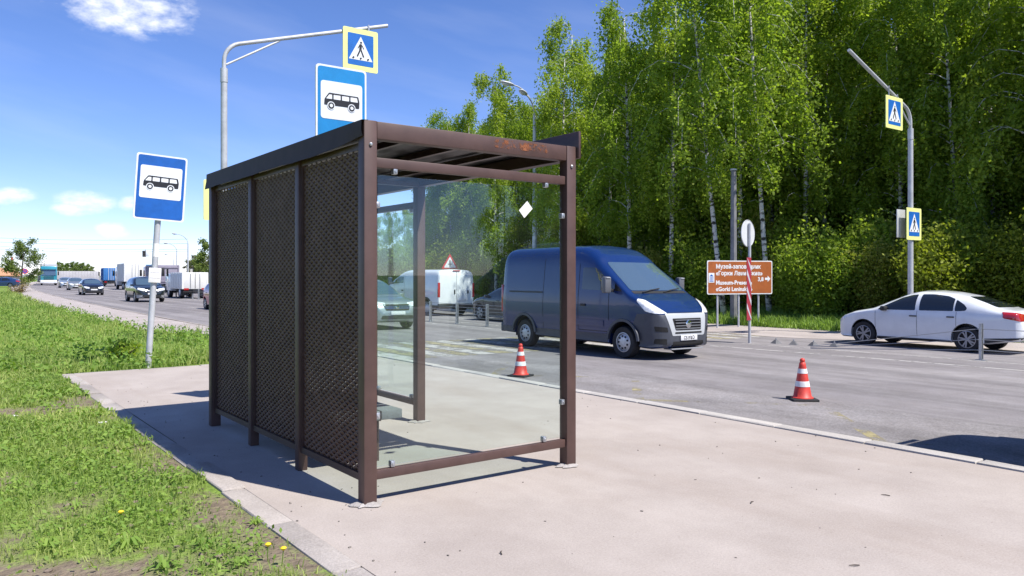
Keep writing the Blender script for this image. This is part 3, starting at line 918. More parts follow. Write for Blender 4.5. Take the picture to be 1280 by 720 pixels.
# brown direction sign
q = at_depth(925, 344, 28.0)
bs = thing('direction_sign', 'brown tourist direction sign with white lettering before the forest', 'road sign', (q.x, q.y, -.1), R(-20))
W2, H2, zb = 2.66, 1.20, 1.04
bdo = obj('sign_board', plate(B(), rrect(-W2 / 2, W2 / 2, zb, zb + H2, .06), -.012, .012), M_swhite, bs)
obj('brown_field', plate(B(), rrect(-W2 / 2 + .035, W2 / 2 - .035, zb + .035, zb + H2 - .035, .05), -.016, -.0125), mat('sign_brown', (.36, .10, .022), .5, var=.12, scale=4), bdo)
for xx in (-.88, -.02, .80): obj('support_post', tube(B(), [(xx, .06, -.3), (xx, .06, zb + H2 - .05)], .035, 10), M_polegrey, bs)
for (tx, sz, xx, zz) in (('Музей-заповедник', .205, -.99, .86), ('«Горки Ленинские»', .205, -.99, .62), ('Museum-Preserve', .205, -.99, .29), ('«Gorki Leninskie»', .205, -.99, .06)):
    text_mesh('lettering', tx, sz, M_swhite, bdo, (xx, -.0175, zb + .06 + zz), .001, 'LEFT', (R(90), 0, 0), .006, .98)
text_mesh('lettering', '3,8', .2, M_swhite, bdo, (.72, -.0175, zb + .47), .001, 'LEFT', (R(90), 0, 0), .006)
obj('arrow', plate(B(), [(1.02, zb + .51), (1.13, zb + .51), (1.13, zb + .44), (1.25, zb + .55), (1.13, zb + .66), (1.13, zb + .59), (1.02, zb + .59)], -.0195, -.0165), M_swhite, bdo)
pp_ = obj('pictogram_field', plate(B(), rrect(-1.28, -1.05, zb + .42, zb + .76, .01), -.0195, -.0165), M_swhite, bdo)
bm = plate(B(), [(-1.25, zb + .64), (-1.08, zb + .64), (-1.165, zb + .71)], -.0225, -.0198)
for xx in (-1.23, -1.175, -1.12): plate(bm, [(xx, zb + .49), (xx + .025, zb + .49), (xx + .025, zb + .62), (xx, zb + .62)], -.0225, -.0198)
plate(bm, [(-1.25, zb + .455), (-1.08, zb + .455), (-1.08, zb + .48), (-1.25, zb + .48)], -.0225, -.0198)
obj('pictogram', bm, M_sblue, pp_)

# keep-right sign seen from behind, with striped marker board, on the median
q = P(937, 428, -.21)
ks = thing('keep_right_sign', 'round sign seen from behind over a red striped marker board', 'road sign', (q.x, q.y, -.22), R(8))
obj('pole', tube(B(), [(0, 0, -.2), (0, 0, 3.25)], .038, 12), M_polegrey, ks)
obj('disc', plate(B(), disc_poly(0, 2.98, .37, 32), .045, .06), mat('sign_back_pale', (.66, .67, .68), .5, .1, var=.05), ks)
obj('disc_rim', tube(B(), [(.36 * math.cos(a), .052, 2.98 + .36 * math.sin(a)) for a in [2 * PI * k / 32 for k in range(33)]], .014, 6), M_sback, ks)
mb = obj('marker_board', b2(-.25, -.01, -.055, -.043, .62, 2.32), mat('marker_red', (.33, .03, .05), .5, var=.15, scale=8), ks)
for k in range(4):
    z = .75 + k * .46
    poly = [(a_, min(2.32, max(.62, b_))) for a_, b_ in ((-.25, z + .34), (-.25, z + .20), (-.01, z - .20), (-.01, z - .06))]
    obj('pale_stripe', plate(B(), poly, -.0585, -.0555), mat('marker_grey', (.50, .48, .52), .5, var=.12, scale=8), mb)
# triangular junction warning sign behind the white van
q = at_depth(562, 344, 44.0)
ts = thing('warning_sign', 'triangular white warning sign with red border by the forest', 'road sign', (q.x, q.y, -.2), R(-12))
obj('pole', tube(B(), [(0, 0, -.2), (0, 0, 2.95)], .035, 10), M_polegrey, ts)
def tri(s, zc): return rpoly([(-s, zc - s * .6), (s, zc - s * .6), (0, zc + s * 1.1)], .05)
t1 = obj('sign_board', plate(B(), tri(.50, 2.48), -.055, -.045), M_sred, ts)
obj('white_field', plate(B(), tri(.36, 2.46), -.059, -.0555), M_swhite, t1)
bm = plate(B(), [(-.035, 2.3), (.035, 2.3), (.035, 2.62), (0, 2.7), (-.035, 2.62)], -.063, -.0595); plate(bm, [(-.12, 2.42), (-.04, 2.42), (-.04, 2.46), (-.12, 2.46)], -.063, -.0595); plate(bm, [(.04, 2.42), (.12, 2.42), (.12, 2.46), (.04, 2.46)], -.063, -.0595)
obj('junction_symbol', bm, M_sblack, t1)

# traffic cones
M_cone = mat('cone_red_plastic', (.58, .05, .035), .5, var=.28, scale=9)
M_refl = mat('reflective_white', (.74, .74, .74), .5, var=.2, scale=12)
M_rub = mat('black_rubber', (.022, .022, .024), .75, var=.3, scale=10)
def cone(label, x, y, h, rz):
    r = thing('traffic_cone', label, 'traffic cone', (x, y, zr(x)), rz)
    s = h / .6
    bm = B()
    box(bm, (0, 0, .018 * s), (.36 * s, .36 * s, .036 * s), None, .010 * s); obj('base', bm, M_rub, r)
    def rad(z): return (.135 - .105 * (z / .6)) * s
    bm = B(); lathe(bm, [(.15 * s, .034 * s), (.15 * s, .045 * s), (rad(.06), .06 * s)] + [(rad(z), z * s) for z in (.2, .3, .4, .5, .53)] + [(.03 * s, .54 * s), (.036 * s, .555 * s), (.036 * s, .575 * s), (.026 * s, .59 * s), (.01 * s, .598 * s)], 28)
    cb = obj('cone_body', bm, M_cone, r, 50)
    for z0_, z1_ in ((.20, .275), (.385, .45)):
        bm = B(); lathe(bm, [(rad(z0_) + .003, z0_ * s), (rad(z1_) + .003, z1_ * s)], 28); obj('reflective_band', bm, M_refl, cb, 50)
    return r
q = P(645, 471, -.137); cone('red traffic cone with two white bands beside the kerb, behind the blue van post', q.x + .1, q.y, .575, .4)['label'] = 'smaller red traffic cone with white bands standing tight against the roadside kerb'
q = P(1003, 500, -.15); cone('red traffic cone with white bands out on the open asphalt lane', q.x, q.y, .60, .9)

# cable barriers along the median
M_cable = mat('steel_cable', (.33, .34, .36), .5, .6)
def barrier(label, pts, zs, end_anchor=None):
    r = thing('cable_barrier', label, 'barrier', (pts[0][0], pts[0][1], zr(pts[0][0] - bend(pts[0][1]))))
    O = Vector(r.location)
    me = None
    tops = []
    for (x, y) in pts:
        z = zr(x - bend(y)) - O.z
        if me is None:
            bm = b2(-.05, .05, -.006, .006, 0, .80); b2(-.05, -.038, -.05, -.006, 0, .80, bm); b2(.038, .05, -.05, -.006, 0, .80, bm)
            b2(-.1, .1, -.12, .08, 0, .012, bm)
            for zz in zs: b2(-.06, .06, .006, .02, zz - .012, zz + .012, bm)
            o = obj('post', bm, M_steel, r); me = o.data
        else: o = obj_me('post', me, None, r)
        o.location = (x - O.x, y - O.y, z)
        tops.append(Vector((x - O.x, y - O.y + .028, z)))
    for zz in zs:
        path = [t + Vector((0, 0, zz - (.0 if i % 2 else .006))) for i, t in enumerate(tops)]
        if end_anchor: path = path + [Vector((a[0] - O.x, a[1] - O.y, zr(a[0]) - O.z + .03 + zz * .12)) for a in end_anchor]
        obj('cable', tube(B(), path, .009, 6), M_cable, r)
    return r
barrier('steel post and cable barrier along the median beyond the crossing', [(med(y_) , y_) for y_ in [20.9 + 1.95 * k for k in range(36)]], (.28, .40, .52, .64, .75))
q = P(1225, 450, -.225)
barrier('steel post and sagging cables of the barrier beside the white sedan', [(q.x + .1 * k, q.y - 2.6 * k) for k in range(4)][::-1], (.22, .45, .68), [(17.25, 10.9)])
rf = random.Random(8)
for px_, py_ in ((970, 428.5), (992, 430), (1017, 431.3), (1043, 432.3)):
    q = P(px_, py_, -.21)
    t = thing('barrier_foot', 'small grey pyramid foot of a missing barrier post on the median', 'barrier foot', (q.x, q.y, zr(q.x) ), rf.uniform(-.4, .4), 'barrier feet left on the median')
    bm = B(); v = [bm.verts.new(p_) for p_ in ((-.11, -.11, 0), (.11, -.11, 0), (.11, .11, 0), (-.11, .11, 0), (-.03, -.03, .10), (.03, -.03, .10), (.03, .03, .10), (-.03, .03, .10))]
    for f in ((3, 2, 1, 0), (4, 5, 6, 7), (0, 1, 5, 4), (1, 2, 6, 5), (2, 3, 7, 6), (3, 0, 4, 7)): bm.faces.new([v[i] for i in f])
    obj('cast_foot', bm, mat('cast_iron_grey', (.13, .13, .135), .8, var=.2), t)
    bm = B(); lathe(bm, [(.018, .10), (.018, .14), (.01, .145)], 8); obj('stud', bm, M_steel, t)

# ------------------------------------------------------------------ vehicles (x forward, y left, z up)
M_tyre = mat('tyre_rubber', (.018, .018, .02), .8, var=.3, scale=12)
M_liner = mat('arch_liner', (.012, .012, .013), .9)
M_dglass = mat('dark_car_glass', (.012, .016, .022), .03, 0, spec=.7, coat=.6)
M_wglass = mat('windscreen_glass', (.06, .10, .14), .03, 0, spec=1.0, coat=1.0)
M_trim = mat('black_trim', (.02, .02, .022), .55)
M_chrome = mat('chrome', (.7, .71, .72), .12, 1.0)
M_lamp = mat('headlamp_glass', (.70, .72, .74), .1, .0, var=.3, scale=14, coat=1.0)
M_red = mat('tail_lamp_red', (.42, .015, .02), .15, coat=1.0)
M_amber = mat('amber_lens', (.6, .22, .03), .2, coat=.5)
M_plate = mat('number_plate', (.72, .72, .72), .5)
M_gap = mat('panel_gap', (.008, .008, .009), .8)
M_alloy = mat('alloy_rim', (.45, .46, .48), .35, .8)
M_hub = mat('hubcap_silver', (.50, .51, .53), .4, .5, var=.15, scale=15)
M_dalloy = mat('dark_alloy_rim', (.34, .34, .36), .35, .5)

def paint(name, c, metal=.15, rough=.32, coat=.9): return mat('paint_' + name, c, rough, metal, var=.05, scale=3, coat=coat)

def sm_interp(pts, xs, sm=.03):
    pts = sorted(pts)
    px_, pz_ = np.array([p[0] for p in pts]), np.array([p[1] for p in pts])
    x0, x1 = px_[0], px_[-1]
    g = np.arange(x0, x1 + .01, .01)
    v = np.interp(g, px_, pz_)
    if sm > 0:
        k = int(4 * sm / .01); ker = np.exp(-.5 * (np.arange(-k, k + 1) * .01 / sm) ** 2); ker /= ker.sum()
        # pad by point reflection so the ends stay put
        pa = 2 * v[0] - v[1:k + 1][::-1]; pb = 2 * v[-1] - v[-k - 1:-1][::-1]
        v = np.convolve(np.concatenate([pa, v, pb]), ker, 'valid')
    return np.interp(xs, g, v)

def loft(pr, step=.05, nth=14):
    x0, x1 = pr['zt'][0][0], pr['zt'][-1][0]
    zt_pts = sorted(pr['zt']); x0, x1 = zt_pts[0][0], zt_pts[-1][0]
    n = int((x1 - x0) / step)
    xs = np.linspace(x0, x1, n + 1)
    e = np.array([.012, .03, .055, .085, .12])
    xs = np.unique(np.concatenate([xs, x0 + e, x1 - e]))
    zt = sm_interp(pr['zt'], xs, pr.get('sm', .03)); zb = sm_interp(pr['zb'], xs, .02); w = sm_interp(pr['w'], xs, .02)
    bm = B(); rings = []
    for i, x in enumerate(xs):
        half = [(.0, zb[i]), (.55 * w[i], zb[i]), (.88 * w[i], zb[i]), (.965 * w[i], zb[i] + .035)]
        zc = min(zt[i] - pr.get('cap', .2), pr['zc']); zlo = zb[i] + .1
        zc = max(zc, zlo + .02)
        def Y(z):
            t = (z - pr['zs']) / .6
            v = w[i] * (1 - pr.get('bulge', .03) * t * t) if z < pr['zs'] else w[i]
            return v - pr['tum'] * max(0, z - pr['belt']) * min(1.0, w[i] / pr['wmax'])
        for k in range(7):
            z = zlo + (zc - zlo) * k / 6; half.append((Y(z), z))
        nn = pr.get('n', 4.0)
        for k in range(1, nth):
            th = (k / nth) * PI / 2
            z = zc + (zt[i] - zc) * math.sin(th) ** (2 / nn); half.append((Y(z) * math.cos(th) ** (2 / nn), z))
        half.append((.0, zt[i] + pr.get('crown', .015)))
        ring = [bm.verts.new((x, y, z)) for y, z in half] + [bm.verts.new((x, -y, z)) for y, z in half[1:-1][::-1]]
        rings.append(ring)
    m = len(rings[0])
    for a, b in zip(rings, rings[1:]):
        for k in range(m): bm.faces.new((a[k], b[k], b[(k + 1) % m], a[(k + 1) % m]))
    bm.faces.new(rings[0]); bm.faces.new(rings[-1][::-1])
    bmesh.ops.recalc_face_normals(bm, faces=bm.faces)
    return bm

def cut_arches(bm, axles, zc, r, ycut):
    me = bpy.data.meshes.new('tmp'); bm.to_mesh(me); bm.free()
    o = bpy.data.objects.new('tmp', me); col.objects.link(o)
    cb = B()
    for ax in axles:
        for s in (-1, 1):
            t = B(); lathe(t, [(r, ycut), (r, 1.6)], 28, Matrix.Translation((ax, 0, zc)) @ Matrix.Rotation(R(-90) * s, 4, 'X'))
            bmesh.ops.recalc_face_normals(t, faces=t.faces); join(cb, t)
    cm = bpy.data.meshes.new('cut'); cb.to_mesh(cm); cb.free()
    c = bpy.data.objects.new('cut', cm); col.objects.link(c)
    md = o.modifiers.new('b', 'BOOLEAN'); md.operation = 'DIFFERENCE'; md.object = c; md.solver = 'EXACT'
    dg = bpy.context.evaluated_depsgraph_get()
    res = bpy.data.meshes.new_from_object(o.evaluated_get(dg))
    bpy.data.objects.remove(o); bpy.data.objects.remove(c); bpy.data.meshes.remove(me); bpy.data.meshes.remove(cm)
    out = B(); out.from_mesh(res); bpy.data.meshes.remove(res)
    return out

AX = {'side': (Vector((1, 0, 0)), Vector((0, 0, 1))), 'front': (Vector((0, 1, 0)), Vector((0, 0, 1))), 'top': (Vector((1, 0, 0)), Vector((0, 1, 0)))}
def patch(src, view, poly, keep, off=.004, az=None):
    """the piece of the body surface inside a convex outline seen along one axis, lifted by off"""
    if az is not None: U, V = Vector((math.cos(az), math.sin(az), 0)), Vector((0, 0, 1))
    else: U, V = AX[view]
    a = sum(poly[i - 1][0] * poly[i][1] - poly[i][0] * poly[i - 1][1] for i in range(len(poly)))
    if a < 0: poly = poly[::-1]
    bm = src.copy(); bm.normal_update()
    dele = [f for f in bm.faces if not keep(f.normal, f.calc_center_median())]
    bmesh.ops.delete(bm, geom=dele, context='FACES')
    for i in range(len(poly)):
        p, q_ = poly[i - 1], poly[i]
        nn = U * (q_[1] - p[1]) - V * (q_[0] - p[0])
        if nn.length < 1e-6: continue
        if not bm.verts: break
        bmesh.ops.bisect_plane(bm, geom=list(bm.verts) + list(bm.edges) + list(bm.faces), dist=1e-5, plane_co=U * p[0] + V * p[1], plane_no=nn.normalized(), clear_outer=True)
    bm.normal_update()
    mv = [(v, v.normal.copy()) for v in bm.verts]
    for v, nv in mv: v.co += nv * off
    return bm

def side_keep(s, lim=.2): return lambda n, c: n.y * s > lim
def front_keep(lim=.12): return lambda n, c: n.x > lim
def rear_keep(lim=.12): return lambda n, c: n.x < -lim

def addp(name, bm, m, parent):
    if not bm.faces: bm.free(); return None
    return obj(name, bm, m, parent)

WHEELS = {}
def wheel_mesh(R_, W_, style):
    key = (R_, W_, style)
    if key in WHEELS: return WHEELS[key]
    rr = R_ * (.64 if style != 'steel' else .60)
    rot = Matrix.Rotation(R(-90), 4, 'X')            # axis to +y (outer side)
    bm = B(); h = W_ / 2
    lathe(bm, [(rr, -h * .9), (R_ * .93, -h), (R_ * .985, -h * .8), (R_, -h * .4), (R_, h * .4), (R_ * .985, h * .8), (R_ * .93, h), (rr, h * .9), (rr * .96, h * .5), (.02, h * .42), ], 36, rot)
    ty = obj('tmpw', bm, M_tyre); tm = ty.data; bpy.data.objects.remove(ty)
    bm = B()
    lathe(bm, [(rr * 1.0, h * .55), (rr * 1.03, h * .93), (rr * .95, h * .96), (rr * .92, h * .7)], 36, rot, False)
    if style == 'steel':
        lathe(bm, [(rr * .93, h * .62), (rr * .80, h * .86), (rr * .45, h * .98), (rr * .2, h * 1.02), (.01, h * 1.02)], 36, rot)
    else:
        lathe(bm, [(rr * .2, h * .5), (rr * .2, h * .86), (rr * .1, h * .92), (.01, h * .92)], 18, rot)
        ns = 5
        for k in range(ns):
            for dd in (-.12, .12):
                a = 2 * PI * k / ns + dd
                p0 = Vector((math.cos(a - dd * .6), 0, math.sin(a - dd * .6))) * rr * .15; p1 = Vector((math.cos(a + dd * .6), 0, math.sin(a + dd * .6))) * rr * .97
                mid = (p0 + p1) / 2; d = (p1 - p0)
                q_ = d.to_track_quat('X', 'Y').to_matrix()
                box(bm, mid + Vector((0, h * .80, 0)), (d.length, .035, rr * .12), q_)
    rm_ = M_hub if style == 'steel' else (M_dalloy if style == 'dark' else M_alloy)
    ro = obj('tmpr', bm, rm_); rme = ro.data; bpy.data.objects.remove(ro)
    hm = None
    if style == 'steel':
        bm = B()
        for k in range(9):
            a = 2 * PI * k / 9
            lathe(bm, [(rr * .105, 0), (rr * .105, .012)], 10, Matrix.Translation((math.cos(a) * rr * .64, h * .93, math.sin(a) * rr * .64)) @ rot)
        ho = obj('tmph', bm, M_gap); hm = ho.data; bpy.data.objects.remove(ho)
    WHEELS[key] = (tm, rme, hm)
    return WHEELS[key]

def add_wheels(root, axles, R_, W_, ytrack, style, detail=True):
    tm, rme, hm = wheel_mesh(R_, W_, style)
    for ax in axles:
        for s in (1, -1):
            w = obj_me('wheel', tm, None, root); w.location = (ax, s * ytrack, R_); w.rotation_euler = (0, 0, 0 if s > 0 else PI)
            r = obj_me('rim', rme, None, w)
            if hm and detail: obj_me('hubcap_hole', hm, None, w)

def liners(root, axles, zc, r, yin, yout):
    for ax in axles:
        for s in (1, -1):
            bm = B(); seg = 16
            a0, a1 = R(-12), R(192)
            p = [(ax + (r + .004) * math.cos(a0 + (a1 - a0) * k / seg), zc + (r + .004) * math.sin(a0 + (a1 - a0) * k / seg)) for k in range(seg + 1)]
            va = [bm.verts.new((x, s * yin, z)) for x, z in p]; vb = [bm.verts.new((x, s * yout, z)) for x, z in p]
            for k in range(seg): bm.faces.new((va[k], va[k + 1], vb[k + 1], vb[k]))
            bm.faces.new(va)
            bmesh.ops.translate(bm, verts=bm.verts, vec=(0, 0, -.012))
            obj('wheel_arch', bm, M_liner, root)

def place(root, x, y, rz, zoff=0.0):
    root.location = (x, y, zr(x - bend(y)) + zoff)
    root.rotation_euler = (-.009 if math.sin(rz) < 0 else .009, 0, rz)
    return root

def plate_text(root, x, y, z, txt, front=True, w=.52):
    s = 1 if front else -1
    po = obj('number_plate', b2(x - .008, x + .008, y - w / 2, y + w / 2, z - .056, z + .056, None, .003), M_plate, root)
    if txt:
        text_mesh('plate_characters', txt, .105, M_sblack, po, (x + s * .0095, y, z - .037), .0008, 'CENTER', (R(90), 0, R(90) * s), .002, .9)
    return po

# ---------- panel van
def make_van(label, pm, bumper_m, H=2.50, txt='', step=.045, detail=True, L0=-2.72, surround=None, name='panel_van', hub='steel'):
    r = thing(name, label, 'van')
    k = (H - 1.45) / (2.50 - 1.45)
    def zz(z): return z if z < 1.45 else 1.45 + (z - 1.45) * k
    top = [(L0, 2.22), (L0 + .03, 2.40), (L0 + .12, 2.475), (L0 + .4, 2.495), (-.2, 2.50), (.25, 2.48), (.55, 2.40), (.80, 2.26), (.98, 2.09), (1.88, 1.42), (1.98, 1.375), (2.25, 1.25), (2.48, 1.10), (2.60, 1.00), (2.66, .86), (2.69, .62)]
    pr = dict(zt=[(a, zz(b)) for a, b in top],
              zb=[(L0, .42), (L0 + .1, .34), (-1, .30), (1.6, .28), (2.4, .24), (2.6, .27), (2.69, .34)],
              w=[(L0, .94), (L0 + .05, .985), (L0 + .2, 1.01), (-1.5, 1.02), (1.0, 1.02), (1.9, 1.0), (2.3, .94), (2.48, .86), (2.6, .75), (2.66, .64), (2.69, .54)],
              zc=zz(1.55), zs=.95, belt=1.25, tum=.085, n=6.0, wmax=1.02, cap=.16, crown=.02, bulge=.05, sm=.035)
    axles = (1.725, -1.725); WR = .345
    body = cut_arches(loft(pr, step), axles, WR + .02, .44, .70)
    src = body.copy()
    body_o = obj('body', body, pm, r, 40)
    liners(r, axles, WR + .02, .44, .70, .93)
    add_wheels(r, axles, WR, .22, .87, hub, detail)
    # bumper and lower cladding
    bk = addp('front_bumper', patch(src, 'side', [(1.95, .2), (2.8, .2), (2.8, .93), (2.42, .99), (2.12, .97), (1.95, .6)], lambda n, c: n.z > -.6, .006), bumper_m, r)
    for s in (1, -1):
        addp('sill_cladding', patch(src, 'side', [(-1.26, .25), (1.26, .25), (1.26, .50), (-1.26, .50)], side_keep(s), .006), bumper_m, r)
        addp('side_moulding', patch(src, 'side', rpoly([(-1.2, .66), (1.15, .66), (1.15, .80), (-1.2, .80)], .02), side_keep(s), .012), pm, r)
        addp('rear_quarter_cladding', patch(src, 'side', [(L0 - .1, .25), (-2.19, .25), (-2.19, .50), (L0 - .1, .50)], side_keep(s), .006), bumper_m, r)
        # wheel arch lip
        seg = 20
        for ax in axles:
            bm = B(); rows = []
            for q_ in range(seg + 1):
                a = R(4) + R(172) * q_ / seg
                c_, s_ = math.cos(a), math.sin(a)
                yy = 1.018 if ax < 0 else 1.0
                rows.append([bm.verts.new((ax + rr_ * c_, s * (yy + oy), WR + .02 + rr_ * s_)) for rr_, oy in ((.43, -.05), (.43, .016), (.485, .016), (.495, -.01))])
            for a_r, b_r in zip(rows, rows[1:]):
                for q_ in range(3): bm.faces.new((a_r[q_], a_r[q_ + 1], b_r[q_ + 1], b_r[q_]))
            bmesh.ops.recalc_face_normals(bm, faces=bm.faces)
            obj('arch_lip', bm, bumper_m, r)
        # cab door window, quarter light, mirror, handles, gaps
        addp('door_window', patch(src, 'side', rpoly([(.42, 1.47), (1.42, 1.45), (1.40, 1.52), (.98, zz(1.90)), (.80, zz(1.97)), (.42, zz(1.97))], .05), side_keep(s), .004), M_dglass, r)
        addp('quarter_light', patch(src, 'side', rpoly([(1.47, 1.45), (1.70, 1.44), (1.47, 1.62)], .02), side_keep(s), .004), M_dglass, r)
        for (xa, xb, za, zb_) in ((.30, .312, .55, zz(2.05)), (1.30, 1.312, .80, 1.42), (-.98, -.968, .52, zz(2.2)), (.30, 1.3, .545, .557)):
            addp('door_gap', patch(src, 'side', [(xa, za), (xb, za), (xb, zb_), (xa, zb_)], side_keep(s), .003), M_gap, r)
        if s < 0 or detail:
            addp('door_rail', patch(src, 'side', rpoly([(-2.35, 1.36), (-1.0, 1.36), (-1.0, 1.40), (-2.35, 1.40)], .01), side_keep(s), .008), M_trim, r)
        obj('door_handle', box(B(), (.48, s * 1.03, 1.12), (.17, .03, .05), None, .01), M_trim, r)
        mo = obj('mirror_arm', box(B(), (1.42, s * 1.06, 1.46), (.07, .14, .07), None, .015), M_trim, r)
        bm = B(); box(bm, (1.42, s * 1.19, 1.58), (.14, .19, .36), None, .04); mh = obj('mirror_housing', bm, mat('mirror_grey', (.12, .125, .14), .4), r)
        bm = B(); box(bm, (1.349, s * 1.19, 1.62), (.006, .14, .2)); obj('mirror_glass', bm, M_chrome, mh)
        bm = B(); box(bm, (1.46, s * 1.20, 1.735), (.09, .12, .03), None, .012); obj('mirror_cap', bm, mat('mirror_cap_grey', (.35, .36, .38), .4), mh)
        # head and tail lamps
        az = R(90) + s * R(42)
        hp = [(-s * .0, 0)]
        U_ = Vector((math.cos(az), math.sin(az), 0))
        def uv(x, y, z): return (U_.dot(Vector((x, y, 0))), z)
        hl = [uv(2.60, s * .56, .985), uv(2.46, s * .78, .985), uv(2.33, s * .93, 1.03), uv(2.12, s * .97, 1.24), uv(2.10, s * .93, 1.29), uv(2.25, s * .86, 1.26), uv(2.42, s * .74, 1.14)]
        ho = addp('headlamp', patch(src, None, convex(hl), lambda n, c, s=s: n.x > .02 and c.y * s > .0 and c.x > 1.9, .012, az), M_lamp, r)
        obj('tail_lamp', b2(L0 - .012, L0 + .06, s * .87, s * .985, .85, zz(1.55), None, .015), M_red, r)
    # windscreen, cowl, bonnet gap
    ws = addp('windscreen', patch(src, 'front', rpoly([(-.84, 1.46), (.84, 1.46), (.80, zz(1.80)), (.735, zz(2.09)), (-.735, zz(2.09)), (-.80, zz(1.80))], .06), front_keep(.2), .005), M_wglass, r)
    addp('cowl', patch(src, 'front', [(-.84, 1.395), (.84, 1.395), (.84, 1.45), (-.84, 1.45)], front_keep(.1), .004), M_trim, r)
    if detail:
        for (ya, yb) in ((-.62, .02), (.05, .66)):
            tube_pts = [(1.93, ya, 1.425), (1.86, ya + (yb - ya) * .5, 1.47), (1.82, yb, 1.505)]
            obj('wiper', tube(B(), [(a + .02, b, c) for a, b, c in tube_pts], .014, 6), M_trim, r)
        addp('bonnet_gap', patch(src, 'front', [(-.62, .985), (.62, .985), (.62, .997), (-.62, .997)], front_keep(.1), .008), M_gap, r)
    sur = surround or bumper_m
    addp('grille_surround', patch(src, 'front', rpoly([(-.50, .52), (.50, .52), (.64, .985), (-.64, .985)], .04), front_keep(.3), .012), sur, r)
    gr_ = addp('grille', patch(src, 'front', rpoly([(-.40, .63), (.40, .63), (.455, .88), (-.455, .88)], .03), front_keep(.3), .016), M_gap, r)
    if detail:
        for q_ in range(4):
            z = .665 + q_ * .06
            obj('grille_slat', tube(B(), [(2.69 + (.01 if z < .8 else -.005), yv, z) for yv in (-.40, -.2, 0, .2, .40)], .011, 6), mat('slat_grey', (.22, .23, .25), .4, .5), gr_)
        em = B(); lathe(em, [(.085, 0), (.085, .012), (.07, .02), (.01, .022)], 24, Matrix.Translation((2.695, 0, .76)) @ Matrix.Rotation(R(90), 4, 'Y'))
        eo = obj('emblem', em, M_chrome, gr_)
        addp('lower_intake', patch(src, 'front', rpoly([(-.48, .30), (.48, .30), (.48, .40), (-.48, .40)], .02), front_keep(.2), .011), M_gap, r)
        addp('upper_intake', patch(src, 'front', rpoly([(-.42, .565), (.42, .565), (.42, .60), (-.42, .60)], .01), front_keep(.2), .018), M_gap, r)
        for s in (1, -1):
            addp('bumper_recess', patch(src, 'front', rpoly([(s * .60, .60), (s * .82, .62), (s * .84, .72), (s * .62, .70)], .015), lambda n, c: n.x > .1 and c.x > 2.25, .011), M_gap, r)
            addp('fog_recess', patch(src, 'front', rpoly([(s * .62, .34), (s * .82, .36), (s * .82, .46), (s * .62, .46)], .02), lambda n, c: n.x > .1 and c.x > 2.25, .011), M_gap, r)
        obj('skid_strip', b2(2.45, 2.685, -.5, .5, .225, .25, None, .008), mat('strip_grey', (.28, .29, .31), .5), r)
    plate_text(r, 2.715, 0, .475, txt)
    # rear doors
    for ya, yb in ((-.006, .006),):
        addp('rear_door_gap', patch(src, 'front', [(ya, .55), (yb, .55), (yb, zz(2.35)), (ya, zz(2.35))], rear_keep(), .003), M_gap, r)
    obj('rear_bumper', b2(L0 - .06, L0 + .1, -.96, .96, .34, .56, None, .03), bumper_m, r)
    obj('rear_handle', box(B(), (L0 - .02, .1, 1.1), (.03, .06, .2), None, .008), M_trim, r)
    obj('rear_handle', box(B(), (L0 - .02, -.62, 1.1), (.03, .06, .16), None, .008), M_trim, r)
    bm = box(B(), (L0 + .0, 0, zz(2.42)), (.06, .4, .04), None, .01); obj('brake_light', bm, M_red, r)
    plate_text(r, L0 - .02, -.3, .75, '', False)
    src.free()
    return r

def convex(pts):
    pts = sorted(set((round(a, 5), round(b, 5)) for a, b in pts))
    def cr(o, a, b): return (a[0] - o[0]) * (b[1] - o[1]) - (a[1] - o[1]) * (b[0] - o[0])
    lo = []
    for p in pts:
        while len(lo) >= 2 and cr(lo[-2], lo[-1], p) <= 0: lo.pop()
        lo.append(p)
    up = []
    for p in reversed(pts):
        while len(up) >= 2 and cr(up[-2], up[-1], p) <= 0: up.pop()
        up.append(p)
    return rpoly(lo[:-1] + up[:-1], .03)

